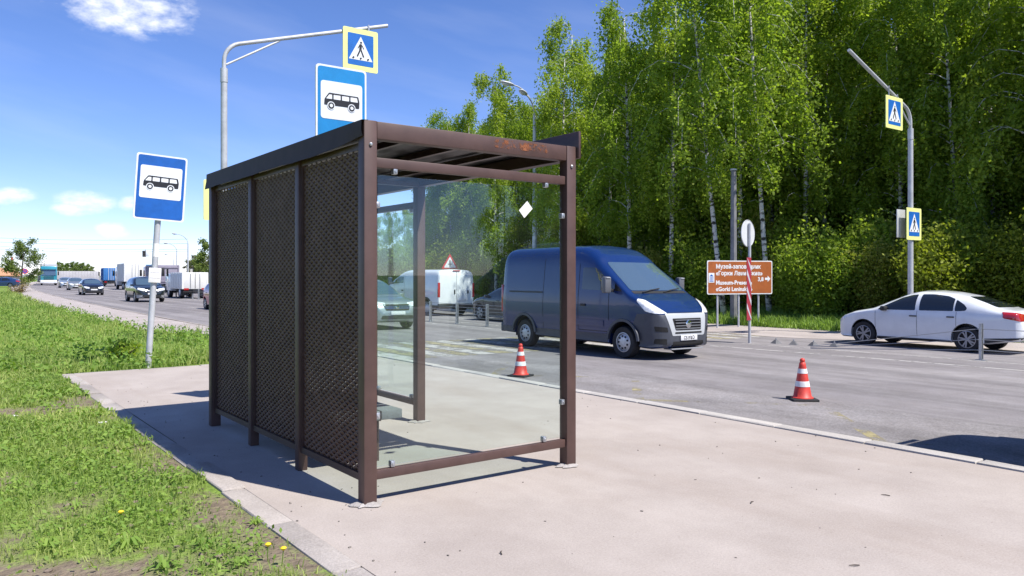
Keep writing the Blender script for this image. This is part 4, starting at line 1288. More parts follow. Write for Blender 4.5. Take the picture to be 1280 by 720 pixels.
# ---------- cars
CARS = {
 'sedan': dict(L=(-2.46, 2.16), WB=1.30, WR=.315, W=.855,
    zt=[(-2.46, .62), (-2.445, .80), (-2.41, .965), (-2.33, 1.035), (-1.98, 1.085), (-1.66, 1.215), (-1.25, 1.355), (-.85, 1.43), (-.40, 1.465), (.0, 1.455), (.30, 1.39), (.62, 1.245), (1.02, 1.045), (1.12, 1.005), (1.6, .915), (1.92, .80), (2.06, .71), (2.13, .60), (2.16, .48)],
    zb=[(-2.46, .42), (-2.38, .33), (-1.75, .22), (1.6, .19), (2.0, .19), (2.12, .23), (2.16, .28)],
    w=[(-2.46, .60), (-2.43, .69), (-2.34, .78), (-2.1, .835), (-1.3, .855), (1.0, .855), (1.6, .83), (1.9, .76), (2.06, .66), (2.13, .56), (2.16, .47)],
    belt=.93, tum=.33, zc=.86,
    win=[('front_window', [(-.06, .975), (.90, .965), (.88, 1.0), (.33, 1.285), (.10, 1.355), (-.06, 1.375)]), ('rear_window', [(-.16, .975), (-.16, 1.38), (-.45, 1.385), (-.80, 1.345), (-.98, 1.28), (-.98, .985)]), ('quarter_window', [(-1.02, .985), (-1.02, 1.265), (-1.22, 1.15), (-1.30, 1.06), (-1.26, 1.0)])],
    ws=[(-.66, 1.02), (.66, 1.02), (.62, 1.2), (.54, 1.375), (-.54, 1.375), (-.62, 1.2)],
    rw=[(-.60, 1.10), (.60, 1.10), (.47, 1.345), (-.47, 1.345)],
    gaps=[(-.115, .32, .96), (.965, .42, .93), (-1.06, .62, .97)], handle=((-.02, .83), (-.93, .84)), mirror=(.72, 1.0),
    head=[(2.12, .36, .60), (2.06, .60, .60), (1.80, .80, .70), (1.82, .78, .79), (2.0, .62, .76), (2.10, .38, .70)],
    tail=[(-2.44, .42, .80), (-2.38, .70, .79), (-2.08, .83, .86), (-2.10, .82, 1.0), (-2.30, .72, .99), (-2.42, .44, .95)],
    grille=[(-.36, .58), (.36, .58), (.40, .69), (-.40, .69)], intake=[(-.55, .28), (.55, .28), (.50, .44), (-.50, .44)], plate=(2.175, .50), rplate=(-2.465, .72), clad=None),
 'suv': dict(L=(-2.16, 2.20), WB=1.32, WR=.345, W=.92,
    zt=[(-2.16, .72), (-2.14, 1.0), (-2.08, 1.15), (-1.98, 1.30), (-1.80, 1.55), (-1.62, 1.645), (-.8, 1.68), (-.2, 1.675), (.10, 1.625), (.40, 1.49), (.98, 1.135), (1.10, 1.09), (1.6, 1.03), (1.95, .95), (2.08, .85), (2.16, .70), (2.20, .55)],
    zb=[(-2.16, .46), (-2.0, .36), (-1.6, .27), (1.6, .25), (2.0, .25), (2.15, .30), (2.20, .36)],
    w=[(-2.16, .70), (-2.10, .80), (-1.95, .88), (-1.3, .92), (1.1, .92), (1.7, .90), (1.98, .82), (2.10, .72), (2.17, .62), (2.20, .52)],
    belt=1.03, tum=.30, zc=.98,
    win=[('front_window', [(-.06, 1.09), (.84, 1.07), (.82, 1.11), (.38, 1.38), (.12, 1.52), (-.06, 1.55)]), ('rear_window', [(-.16, 1.09), (-.16, 1.56), (-.6, 1.565), (-1.0, 1.54), (-1.0, 1.11)]), ('quarter_window', [(-1.06, 1.12), (-1.06, 1.53), (-1.35, 1.50), (-1.62, 1.32), (-1.62, 1.2)])],
    ws=[(-.72, 1.14), (.72, 1.14), (.68, 1.35), (.58, 1.58), (-.58, 1.58), (-.68, 1.35)],
    rw=[(-.62, 1.22), (.62, 1.22), (.54, 1.54), (-.54, 1.54)],
    gaps=[(-.115, .42, 1.08), (.93, .5, 1.05), (-1.1, .75, 1.1)], handle=((-.02, .95), (-.95, .97)), mirror=(.68, 1.12),
    head=[(2.12, .42, .80), (2.06, .60, .77), (1.84, .82, .84), (1.84, .80, .95), (2.0, .68, .91), (2.09, .45, .89)],
    tail=[(-2.13, .45, .95), (-2.06, .78, .95), (-1.92, .88, 1.0), (-1.92, .86, 1.12), (-2.02, .74, 1.14), (-2.10, .5, 1.08)],
    grille=[(-.42, .64), (.42, .64), (.50, .84), (-.50, .84)], intake=[(-.60, .36), (.60, .36), (.56, .48), (-.56, .48)], plate=(2.215, .56), rplate=(-2.17, .85), clad=.50),
 'hatch': dict(L=(-1.95, 2.02), WB=1.26, WR=.30, W=.86,
    zt=[(-1.95, .62), (-1.93, .88), (-1.88, 1.02), (-1.76, 1.18), (-1.55, 1.38), (-1.38, 1.45), (-.8, 1.50), (-.2, 1.50), (.12, 1.44), (.42, 1.31), (.95, 1.05), (1.06, 1.01), (1.5, .93), (1.80, .83), (1.93, .73), (2.0, .60), (2.02, .48)],
    zb=[(-1.95, .42), (-1.85, .32), (-1.5, .22), (1.5, .2), (1.85, .2), (1.98, .25), (2.02, .30)],
    w=[(-1.95, .62), (-1.91, .72), (-1.80, .80), (-1.3, .86), (1.0, .86), (1.5, .84), (1.78, .76), (1.93, .66), (1.99, .56), (2.02, .46)],
    belt=.95, tum=.30, zc=.88,
    win=[('front_window', [(-.06, 1.0), (.84, .985), (.80, 1.03), (.38, 1.25), (.12, 1.37), (-.06, 1.40)]), ('rear_window', [(-.16, 1.0), (-.16, 1.405), (-.6, 1.41), (-.92, 1.38), (-.98, 1.03)]), ('quarter_window', [(-1.04, 1.05), (-1.04, 1.37), (-1.25, 1.33), (-1.38, 1.18), (-1.36, 1.1)])],
    ws=[(-.66, 1.06), (.66, 1.06), (.62, 1.22), (.54, 1.41), (-.54, 1.41), (-.62, 1.22)],
    rw=[(-.55, 1.08), (.55, 1.08), (.48, 1.37), (-.48, 1.37)],
    gaps=[(-.115, .34, .99), (.90, .42, .96), (-1.02, .66, 1.0)], handle=((-.02, .86), (-.9, .87)), mirror=(.68, 1.03),
    head=[(1.97, .38, .66), (1.90, .60, .64), (1.68, .80, .72), (1.69, .78, .82), (1.86, .62, .80), (1.95, .40, .74)],
    tail=[(-1.93, .46, .78), (-1.88, .70, .78), (-1.76, .80, .82), (-1.72, .79, 1.02), (-1.84, .70, 1.02), (-1.91, .50, .98)],
    grille=[(-.36, .56), (.36, .56), (.40, .70), (-.40, .70)], intake=[(-.5, .28), (.5, .28), (.46, .44), (-.46, .44)], plate=(2.035, .49), rplate=(-1.955, .68), clad=None),
}
def make_car(kind, label, pm, name, step=.05, detail=True, rim='alloy', txt='', rtxt='', glass=None):
    c = CARS[kind]; r = thing(name, label, 'car')
    pr = dict(zt=c['zt'], zb=c['zb'], w=c['w'], zc=c['zc'], zs=.75, belt=c['belt'], tum=c['tum'], n=4.2, wmax=c['W'], cap=.14, crown=.02, bulge=.08, sm=.035)
    axles = (c['WB'], -c['WB']); WR = c['WR']; ra = WR + .055
    body = cut_arches(loft(pr, step, 12 if detail else 9), axles, WR + .015, ra, c['W'] - .30)
    src = body.copy()
    obj('body', body, pm, r, 40)
    liners(r, axles, WR + .015, ra, c['W'] - .30, c['W'] - .07)
    add_wheels(r, axles, WR, .21, c['W'] - .125, rim, detail)
    G = glass or M_dglass
    for s in (1, -1):
        for nm, poly in c['win']: addp(nm, patch(src, 'side', rpoly(poly, .03), side_keep(s), .004), G, r)
        if detail:
            for x, za, zb_ in c['gaps']: addp('door_gap', patch(src, 'side', [(x - .004, za), (x + .004, za), (x + .004, zb_), (x - .004, zb_)], side_keep(s), .003), M_gap, r)
            addp('sill_strip', patch(src, 'side', [(-c['WB'] + ra, .1), (c['WB'] - ra, .1), (c['WB'] - ra, .27 + (.2 if c['clad'] else 0)), (-c['WB'] + ra, .27 + (.2 if c['clad'] else 0))], side_keep(s), .004), M_trim, r)
            for x, z in c['handle']: obj('door_handle', box(B(), (x, s * (c['W'] + .006), z), (.18, .028, .032), None, .008), M_trim, r)
        x, z = c['mirror']
        obj('mirror', box(B(), (x, s * (c['W'] + .02), z), (.13, .20, .12), None, .03), M_trim if rim == 'dark' else pm, r)
        for nm, pts, m_, kp in (('headlamp', c['head'], M_lamp, lambda n, cc, s=s: n.x > .02 and cc.y * s > .0 and cc.x > 1.4), ('tail_lamp', c['tail'], M_red, lambda n, cc, s=s: n.x < .05 and cc.y * s > .0 and cc.x < -1.6 and abs(n.z) < .9)):
            az = (R(90) + s * R(35)) if nm == 'headlamp' else (R(90) - s * R(35))
            U_ = Vector((math.cos(az), math.sin(az), 0))
            addp(nm, patch(src, None, convex([(U_.dot(Vector((a, s * b, 0))), z_) for a, b, z_ in pts]), kp, .008, az), m_, r)
    addp('windscreen', patch(src, 'front', rpoly(c['ws'], .05), front_keep(.2), .004), M_wglass, r)
    addp('back_window', patch(src, 'front', rpoly(c['rw'], .05), lambda n, cc: n.x < -.12 and cc.x < -.5, .004), G, r)
    g = addp('grille', patch(src, 'front', rpoly(c['grille'], .03), front_keep(.2), .008), M_gap, r)
    addp('lower_intake', patch(src, 'front', rpoly(c['intake'], .03), front_keep(.2), .006), M_trim, r)
    x1 = c['L'][1]
    if g and detail:
        zs_ = [p[1] for p in c['grille']]; zc_ = (min(zs_) + max(zs_)) / 2; wv = max(p[0] for p in c['grille'])
        for q_ in (-1, 0, 1):
            addp('grille_bar', patch(src, 'front', [(-wv * .93, zc_ + q_ * .035 - .006), (wv * .93, zc_ + q_ * .035 - .006), (wv * .93, zc_ + q_ * .035 + .006), (-wv * .93, zc_ + q_ * .035 + .006)], front_keep(.2), .014), M_chrome, g)
        bm = B(); xx_ = float(np.interp(zc_, [p[1] for p in sorted(c['zt'], key=lambda p: p[1]) if p[0] > 1], [p[0] for p in sorted(c['zt'], key=lambda p: p[1]) if p[0] > 1]))
        lathe(bm, [(.06, 0), (.06, .01), (.01, .016)], 18, Matrix.Translation((min(xx_ + .02, x1 + .01), 0, zc_)) @ Matrix.Rotation(R(90), 4, 'Y') @ Matrix.Diagonal((.75, 1.2, 1, 1))); obj('emblem', bm, M_chrome, g)
    addp('rear_bumper_trim', patch(src, 'side', [(c['L'][0] - .1, .1), (-c['WB'] - ra - .02, .1), (-c['WB'] - ra - .02, .36 if not c['clad'] else .52), (c['L'][0] - .1, .42 if not c['clad'] else .56)], lambda n, cc: n.z > -.5, .005), M_trim, r)
    if c['clad']: addp('front_bumper_trim', patch(src, 'side', [(c['WB'] + ra + .02, .1), (x1 + .1, .1), (x1 + .1, .46), (c['WB'] + ra + .02, .50)], lambda n, cc: n.z > -.5, .005), mat('bumper_silver', (.32, .33, .34), .45, .3), r)
    plate_text(r, c['plate'][0], 0, c['plate'][1], txt)
    plate_text(r, c['rplate'][0], 0, c['rplate'][1], rtxt, False)
    src.free()
    return r

P_blue = paint('deep_blue', (.003, .023, .115), .1, .26, .55)
M_bgrey = mat('van_bumper_grey', (.055, .06, .075), .5, var=.08, scale=8)
P_white = paint('white', (.74, .76, .78), 0, .35)
P_silver = paint('silver', (.34, .37, .38), .6, .35)
P_dark = paint('dark_blue_black', (.012, .016, .028), .3, .25)
P_black = paint('black_green', (.014, .02, .024), .3, .25)
P_maroon = paint('maroon', (.40, .03, .08), .1, .35)
P_lightblue = paint('pale_blue', (.30, .36, .44), .4, .35)
M_silvtrim = mat('pale_silver_plastic', (.50, .52, .54), .4, .2)

v1 = make_van('deep blue panel van with grey bumper driving past the shelter', P_blue, M_bgrey, 2.50, 'С519ХО', .04, True, surround=M_silvtrim)
place(v1, 13.04, 13.82, R(-90))
c1 = make_car('sedan', 'white sedan with dark alloy wheels and black tinted windows', P_white, 'sedan_car', .04, True, 'dark', '', 'О082', )
place(c1, 20.95, 9.85, R(90))
v2 = make_van('white panel van seen from behind beyond the cable barrier', P_white, M_trim, 2.12, '', .07, False)
place(v2, 19.45, 32.9, R(90))
c2 = make_car('suv', 'silver grey sport utility car facing the shelter beyond the zebra crossing', P_silver, 'suv_car', .06, True, 'alloy', '', '')
place(c2, 12.40, 24.95, R(-90))
c3 = make_car('sedan', 'dark blue sedan partly hidden behind the deep blue van', P_dark, 'sedan_car', .06, True, 'alloy')
place(c3, 19.1, 25.3, R(90))
c4 = make_car('hatch', 'maroon hatchback half hidden by the shelter corner', P_maroon, 'hatchback_car', .07, True, 'alloy')
place(c4, 12.7, 41.6, R(-90))
c5 = make_car('suv', 'black sport utility car coming along behind the leaning pole', P_black, 'suv_car', .08, True, 'alloy')
q = P(186, 378, -.17); place(c5, q.x + .2, q.y + 2.2, R(-90))
c6 = make_car('sedan', 'black sedan driving behind the black sport utility car', P_dark, 'sedan_car', .10, False)
q = P(119, 369.2, -.17); place(c6, q.x, q.y + 2.2, R(-92))
c7 = make_car('hatch', 'silver hatchback following the black sedan', P_silver, 'hatchback_car', .10, False)
q = P(98, 363, -.17); place(c7, q.x, q.y + 2.2, R(-93))
c8 = make_car('hatch', 'pale blue hatchback just ahead of the teal lorry', P_lightblue, 'hatchback_car', .10, False)
q = P(85, 360, -.17); place(c8, q.x, q.y + 2.2, R(-94))
c9 = make_car('sedan', 'dark blue car parked on the grass by the orange roof', paint('navy', (.015, .04, .13)), 'parked_car', .12, False)
q = at_depth(4, 344, 112); c9.location = (q.x, q.y, -.14); c9.rotation_euler = (0, 0, R(150))
# a tall van parked on the bay just out of frame; its shadow falls into view
v3 = make_van('white panel van parked at the kerb outside the picture', P_dark, M_trim, 2.30, '', .08, False)
v3['label'] = 'dark panel van standing at the kerb next to the bus stop pad'
place(v3, 8.80, -.02, R(-90))

# ---------- lorries
def lorry(label, px, py, rz, kind, body_m, cab_m, W=2.5, H=3.6, L=7.0, floor=1.1, front=False, dmul=1.0, name='lorry'):
    q = P(px, py, -.28); y = q.y
    r = thing(name, label, 'lorry', (0, 0, 0), 0)
    hw = W / 2
    # box from x=0 (rear) forward to L, cab beyond
    bx_ = obj('cargo_box', b2(0, L, -hw, hw, floor, H, None, .03), body_m, r)
    nrib = int(L / .6)
    for s in (1, -1):
        for k in range(1, nrib): obj('side_rib', b2(k * .6 - .03, k * .6 + .03, s * (hw + .002), s * (hw + .03), floor + .05, H - .05), body_m, bx_)
    if kind == 'container':
        bm = B()
        for k in range(9): obj('door_rib', b2(-.03, -.002, -hw + .12 + k * (W - .24) / 8 - .05, -hw + .12 + k * (W - .24) / 8 + .05, floor + .1, H - .1), body_m, bx_)
        for yy in (-.5, -.15, .15, .5): obj('lock_rod', tube(B(), [(-.05, yy, floor + .05), (-.05, yy, H - .05)], .03, 6), M_swhite, bx_)
    elif kind == 'tipper':
        for zz_ in (floor + .3, H - .25): obj('tailgate_rib', b2(-.06, -.002, -hw + .03, hw - .03, zz_ - .08, zz_ + .08), body_m, bx_)
        for yy in (-hw + .1, hw - .1): obj('tailgate_post', b2(-.07, -.002, yy - .07, yy + .07, floor, H), body_m, bx_)
    else:
        obj('door_gap', b2(-.012, -.002, -.02, .02, floor + .05, H - .05), M_gap, bx_)
        for yy in (-.35, .35): obj('lock_rod', tube(B(), [(-.03, yy, floor + .1), (-.03, yy, H - .1)], .025, 6), M_steel, bx_)
        for s in (1, -1): obj('corner_post', b2(-.02, -.002, s * hw - s * .12, s * hw, floor + .02, H - .02), body_m, bx_)
    obj('chassis', b2(.1, L + 1.2, -.45, .45, floor - .35, floor - .02), M_trim, r)
    ub_ = obj('underrun_bar', b2(.05, .15, -hw + .1, hw - .1, .5, .62), M_trim, r)
    for s in (1, -1):
        obj('tail_lamp', b2(-.01, .06, s * (hw - .15), s * (hw - .5), .68, .82), M_red, r)
        obj('mudguard', b2(.25, .28, s * (hw - .5), s * hw, .25, floor - .1), M_trim, r)
    cx = L + .15
    cab = b2(cx, cx + 1.9, -hw + .03, hw - .03, .55, min(H + .05, 3.35) if front else min(H - .1, 3.0), None, .1)
    for v in cab.verts:
        if v.co.x > cx + 1.2 and v.co.z > 2.0: v.co.x -= (v.co.z - 2.0) * .16
    co = obj('cab', cab, cab_m, r)
    zt_ = min(H + .05, 3.35) if front else min(H - .1, 3.0)
    def cabx(z): return cx + 1.9 - max(0, z - 2.0) * .16
    k1 = zt_ - 1.15
    bm = B(); v = [bm.verts.new(p_) for p_ in ((cabx(1.75) + .012, -hw + .2, 1.75), (cabx(1.75) + .012, hw - .2, 1.75), (cabx(k1 + .45) + .012, hw - .26, k1 + .45), (cabx(k1 + .45) + .012, -hw + .26, k1 + .45))]; bm.faces.new(v); obj('windscreen', bm, M_wglass, r)
    obj('sun_visor', box(B(), (cabx(k1 + .55) + .1, 0, k1 + .56), (.26, W - .3, .06), None, .02), M_trim, r)
    obj('grille', b2(cabx(1) + .002, cabx(1) + .03, -.75, .75, 1.0, 1.55), M_trim, r)
    for z_ in (1.12, 1.27, 1.42): obj('grille_bar', b2(cabx(1) + .031, cabx(1) + .05, -.72, .72, z_ - .03, z_ + .03), cab_m, r)
    obj('bumper', b2(cabx(.7) - .2, cabx(.7) + .08, -hw + .01, hw - .01, .38, .92, None, .06), M_swhite if front else M_trim, r)
    for s in (1, -1):
        obj('headlamp', b2(cabx(.7) + .06, cabx(.7) + .1, s * (hw - .15), s * (hw - .55), .58, .78, None, .01), M_lamp, r)
        obj('cab_window', b2(cx + .7, cx + 1.55, s * (hw - .03), s * (hw - .022), 1.75, 2.35), M_dglass, r)
        mo = obj('mirror', b2(cx + 1.75, cx + 1.9, s * (hw + .06), s * (hw + .28), 1.75, 2.45, None, .02), M_trim, r)
    axs = [1.1, 2.3, L + 1.0] if L > 5 else [1.1, L + 1.0]
    tm, rme, _ = wheel_mesh(.48, .3, 'steel')
    for ax in axs:
        for s in (1, -1):
            w_ = obj_me('wheel', tm, None, r); w_.location = (ax, s * (hw - .2), .48); w_.rotation_euler = (0, 0, 0 if s > 0 else PI)
            obj_me('rim', rme, None, w_)
    r.rotation_euler = (0, 0, rz)
    if front:                         # py marks the front bumper
        tot = L + 2.1
        r.location = (q.x - math.cos(rz) * tot, q.y - math.sin(rz) * tot, zr(q.x - bend(q.y)) )
    else:
        r.location = (q.x, q.y, zr(q.x - bend(q.y)))
    return r
M_teal = paint('teal', (.02, .25, .33), .1, .35)
M_grbox = mat('grey_tarpaulin', (.42, .41, .42), .8, var=.08, scale=1)
M_bluebox = mat('blue_container', (.04, .17, .42), .5, var=.1, scale=2)
M_whbox = mat('white_box_body', (.72, .72, .70), .5, var=.06, scale=1)
M_tip = mat('tipper_grey', (.25, .23, .29), .6, var=.12, scale=2)
lorry('teal lorry with white bumper and grey trailer coming down the road', 61, 357.6, R(-96), 'box', M_grbox, M_teal, 2.55, 3.75, 11, 1.1, True)
lorry('long low grey trailer lorry standing side on behind the cars', 122, 354.6, R(-172), 'box', M_grbox, M_grbox, 2.5, 2.75, 9.5, .9, False)
lorry('lorry with blue ribbed container on the far carriageway', 140, 358.5, R(84), 'container', M_bluebox, P_white, 2.5, 3.05, 6.5, 1.0)
lorry('white box lorry with grey side ahead of the tipper', 169, 363, R(86), 'box', M_whbox, P_white, 2.5, 3.35, 7.5, 1.05)
lorry('grey tipper lorry with ribbed tailgate', 209, 367, R(87), 'tipper', M_tip, paint('orange_red', (.45, .10, .04)), 2.4, 2.9, 5.5, .95)
lorry('small white covered lorry behind the barrier posts', 244, 374.5, R(88), 'box', M_whbox, P_white, 1.95, 2.05, 4.2, .75)

# ------------------------------------------------------------------ vegetation
def leaf_mat(name, c, c2, trans=.35, rough=.55, patch_=0.0):
    m = bpy.data.materials.new(name); m.use_nodes = True
    n, l = m.node_tree.nodes, m.node_tree.links
    b = n['Principled BSDF']; b.inputs['Roughness'].default_value = rough; b.inputs['Specular IOR Level'].default_value = .3
    ge = n.new('ShaderNodeNewGeometry'); oi = n.new('ShaderNodeObjectInfo')
    r = n.new('ShaderNodeValToRGB'); r.color_ramp.elements[0].color = (*c, 1); r.color_ramp.elements[1].color = (*c2, 1)
    ad = n.new('ShaderNodeMath'); ad.operation = 'MULTIPLY_ADD'; ad.inputs[1].default_value = .55
    l.new(ge.outputs['Random Per Island'], ad.inputs[0])
    mu = n.new('ShaderNodeMath'); mu.operation = 'MULTIPLY'; mu.inputs[1].default_value = .45; l.new(oi.outputs['Random'], mu.inputs[0]); l.new(mu.outputs[0], ad.inputs[2])
    if patch_:                      # drier and fresher areas of a meadow
        tc = n.new('ShaderNodeTexCoord'); t = n.new('ShaderNodeTexNoise'); t.inputs['Scale'].default_value = patch_; t.inputs['Detail'].default_value = 4
        l.new(tc.outputs['Object'], t.inputs['Vector']); mr = n.new('ShaderNodeMapRange'); mr.inputs[1].default_value = .35; mr.inputs[2].default_value = .65; mr.inputs[3].default_value = -.1; mr.inputs[4].default_value = .75
        l.new(t.outputs['Fac'], mr.inputs[0]); l.new(mr.outputs[0], ad.inputs[2])
    l.new(ad.outputs[0], r.inputs[0]); l.new(r.outputs[0], b.inputs['Base Color'])
    tr = n.new('ShaderNodeBsdfTranslucent'); mx = n.new('ShaderNodeMixShader'); mx.inputs[0].default_value = trans
    br = n.new('ShaderNodeMixRGB'); br.blend_type = 'MULTIPLY'; br.inputs[0].default_value = 1; br.inputs[2].default_value = (1.15, 1.2, .55, 1)
    l.new(r.outputs[0], br.inputs[1]); l.new(br.outputs[0], tr.inputs[0])
    l.new(b.outputs[0], mx.inputs[1]); l.new(tr.outputs[0], mx.inputs[2]); l.new(mx.outputs[0], n['Material Output'].inputs['Surface'])
    return m
M_birchleaf = leaf_mat('birch_leaves', (.19, .30, .035), (.40, .49, .075), .62)
M_bushleaf = leaf_mat('bush_leaves', (.18, .29, .035), (.38, .47, .07), .6)
M_yellowleaf = leaf_mat('young_yellow_green_leaves', (.20, .26, .025), (.38, .41, .055), .5)
M_brownleaf = leaf_mat('olive_brown_leaves', (.20, .235, .04), (.37, .38, .085), .5)
M_farleaf = leaf_mat('far_leaves', (.12, .18, .04), (.22, .28, .07), .4)
M_olive = leaf_mat('olive_far_leaves', (.14, .15, .05), (.20, .19, .08), .3)

def birch_bark():
    m = bpy.data.materials.new('birch_bark'); m.use_nodes = True
    n, l = m.node_tree.nodes, m.node_tree.links
    b = n['Principled BSDF']; b.inputs['Roughness'].default_value = .8
    tc = n.new('ShaderNodeTexCoord'); mp = n.new('ShaderNodeMapping'); mp.inputs['Scale'].default_value = (2.2, 2.2, 5.5)
    l.new(tc.outputs['Object'], mp.inputs[0])
    t = n.new('ShaderNodeTexNoise'); t.inputs['Scale'].default_value = 1.6; t.inputs['Detail'].default_value = 5; l.new(mp.outputs[0], t.inputs['Vector'])
    r = n.new('ShaderNodeValToRGB'); e = r.color_ramp.elements
    e[0].position = .40; e[0].color = (.03, .028, .026, 1); e[1].position = .50; e[1].color = (.62, .60, .56, 1)
    l.new(t.outputs['Fac'], r.inputs[0]); l.new(r.outputs[0], b.inputs['Base Color'])
    return m
M_birch = birch_bark()
M_bark = mat('dark_bark', (.07, .055, .042), .9, var=.3, scale=6)

def leaves(name, C, S, m, rng, up=.35):
    """rhombic leaves at centres C with half-lengths S"""
    n = len(C)
    d = rng.normal(size=(n, 3)); d[:, 2] -= .35; d /= np.linalg.norm(d, axis=1)[:, None]
    a = rng.normal(size=(n, 3)); a[:, 2] += up
    s = np.cross(d, a); s /= np.linalg.norm(s, axis=1)[:, None] + 1e-9
    S = S[:, None]
    V = np.stack([C - d * S, C + s * S * .62, C + d * S, C - s * S * .62], 1).reshape(-1, 3)
    Fc = np.arange(4 * n).reshape(-1, 4)
    return fast_mesh(name, V, Fc, m)

def tree_meshes(seed, H, r0, crown_lo, spread, nleaf, lsize, leaf_m, bark_m, nb=26, lean=0.0, droop=.5, strands=False):
    rnd = random.Random(seed); rng = np.random.default_rng(seed)
    bm = B()
    ph = rnd.uniform(0, 6.28); amp = rnd.uniform(.1, .35)
    def axis(t): return Vector((math.cos(ph) * amp * math.sin(t * 2.4) + lean * H * t * t, math.sin(ph) * amp * math.sin(t * 2.9 + 1) - math.sin(ph) * amp * math.sin(1), H * t))
    ts = [i / 11 * .93 for i in range(12)]
    tube(bm, [axis(t) + (Vector((0, 0, -.3)) if t == 0 else Vector()) for t in ts], [r0 * (1.25 if t == 0 else 1) * (1 - t) ** .8 + .012 for t in ts], 8)
    C = []
    for k in range(nb):
        t = crown_lo + (0.97 - crown_lo) * ((k + rnd.random()) / nb)
        p = axis(t); a = rnd.uniform(0, 6.28); u = (t - crown_lo) / (1 - crown_lo)
        ln = spread * (.42 + .83 * math.sin(min(1, u * 1.12 + .22) * PI * .84)) * rnd.uniform(.65, 1.15)
        pts = []
        for i in range(5):
            f = i / 4
            out = ln * f; z = ln * (.75 * f - droop * f * f * f * 1.3)
            pts.append(p + Vector((math.cos(a + .3 * f) * out, math.sin(a + .3 * f) * out, z)))
        tube(bm, pts, [r0 * (1 - t) * .32 + .012, .016, .012, .008, .005], 4, False)
        nl = int(nleaf / nb)
        # clumps along the branch, hanging twigs at its end
        ncl = max(4, int(7 * ln / spread))
        for c_ in range(ncl):
            f = rnd.uniform(.22, 1.0) ** .8; i = min(3, int(f * 4)); q_ = pts[i].lerp(pts[i + 1], f * 4 - i)
            m_ = nl // ncl
            if strands:              # leaves strung along hanging twigs
                ms = int(m_ * .68); nst = 7
                st = np.array(q_) + rng.normal(size=(nst, 3)) * np.array([.30, .30, .22]) * spread * .33
                which = rng.integers(0, nst, ms); fz = rng.random(ms)
                lnst = rng.uniform(.35, 1.5, nst)[which]; dr = rng.normal(size=(nst, 2))[which] * .18
                pts_ = st[which] + np.stack([dr[:, 0] * fz, dr[:, 1] * fz, -fz * lnst], 1) + rng.normal(size=(ms, 3)) * .045
                C.append(pts_); m_ -= ms
            off = rng.normal(size=(m_, 3)) * np.array([.34, .34, .36]) * spread * .33
            off[:, 2] -= np.abs(rng.normal(size=m_)) * droop * .55
            C.append(np.array(q_) + off)
    C = np.concatenate(C)
    C = C[C[:, 2] > .4]
    S = lsize * rng.uniform(.5, 1.3, len(C))
    lm = leaves('crown', C, S, leaf_m, rng)
    ca = math.cos(R(60))
    for f in bm.faces: f.smooth = True
    tm = bpy.data.meshes.new('trunk'); bm.to_mesh(tm); bm.free(); tm.materials.append(bark_m)
    return tm, lm

def add_tree(name, label, cat, meshes, x, y, z, s, rz, group=None, sz=None, tilt=(0, 0)):
    o = thing(name, label, cat, (x, y, z), 0, group)
    o.rotation_euler = (tilt[0], tilt[1], rz); o.scale = (s, s, sz or s)
    t = obj_me('trunk' if cat == 'tree' else 'stem', meshes[0], None, o); c = obj_me('crown' if cat == 'tree' else 'foliage', meshes[1], None, o)
    return o

birches = [tree_meshes(100 + k, 16.0 + .5 * (k % 3), .095 + .008 * (k % 4), [.14, .20, .18, .28, .12, .34, .16, .24][k], 2.0 + .15 * (k % 3), [25000, 23000, 24000, 20000, 26000, 18000, 25000, 21000][k], .078, M_birchleaf, M_birch, 44, 0, .8, True) for k in range(8)]
darkt = [tree_meshes(200 + k, 13.5, .14, .12, 2.2, 15000, .10, M_bushleaf, M_bark, 30, 0, .35) for k in range(3)]
def bush_meshes(seed, H, spread, n, ls, m):
    rnd = random.Random(seed); rng = np.random.default_rng(seed); bm = B(); C = []
    for k in range(11):
        a = rnd.uniform(0, 6.28); le = rnd.uniform(.55, 1.0) * H; o_ = rnd.uniform(.15, 1) * spread
        pts = [Vector((math.cos(a) * o_ * f * f * .9 + .05 * math.cos(a), math.sin(a) * o_ * f * f * .9, le * f - .1)) for f in (0, .35, .7, 1)]
        tube(bm, pts, [.035, .025, .014, .005], 4, False)
        for c_ in range(7):
            f = rnd.uniform(.12, 1); i = min(2, int(f * 3)); q_ = pts[i].lerp(pts[i + 1], f * 3 - i)
            C.append(np.array(q_) + rng.normal(size=(n // 77, 3)) * np.array([.24, .24, .2]) * spread)
    C = np.concatenate(C); C = C[C[:, 2] > .02]
    lm = leaves('foliage', C, ls * rng.uniform(.6, 1.3, len(C)), m, rng, .9)
    tm = bpy.data.meshes.new('stem'); bm.to_mesh(tm); bm.free(); tm.materials.append(M_bark)
    return tm, lm
bush_g = [bush_meshes(300 + k, 3.4, 1.5, 6500, .072, M_bushleaf) for k in range(3)]
bush_y = [bush_meshes(320 + k, 3.6, 1.5, 6300, .074, M_yellowleaf) for k in range(2)]
bush_b = [bush_meshes(340 + k, 4.0, 1.7, 6600, .074, M_brownleaf) for k in range(2)]

rt = random.Random(77)
pts_t = []
def far_enough(x, y, dmin): return all((x - a) ** 2 + (y - b) ** 2 > dmin * dmin for a, b in pts_t)
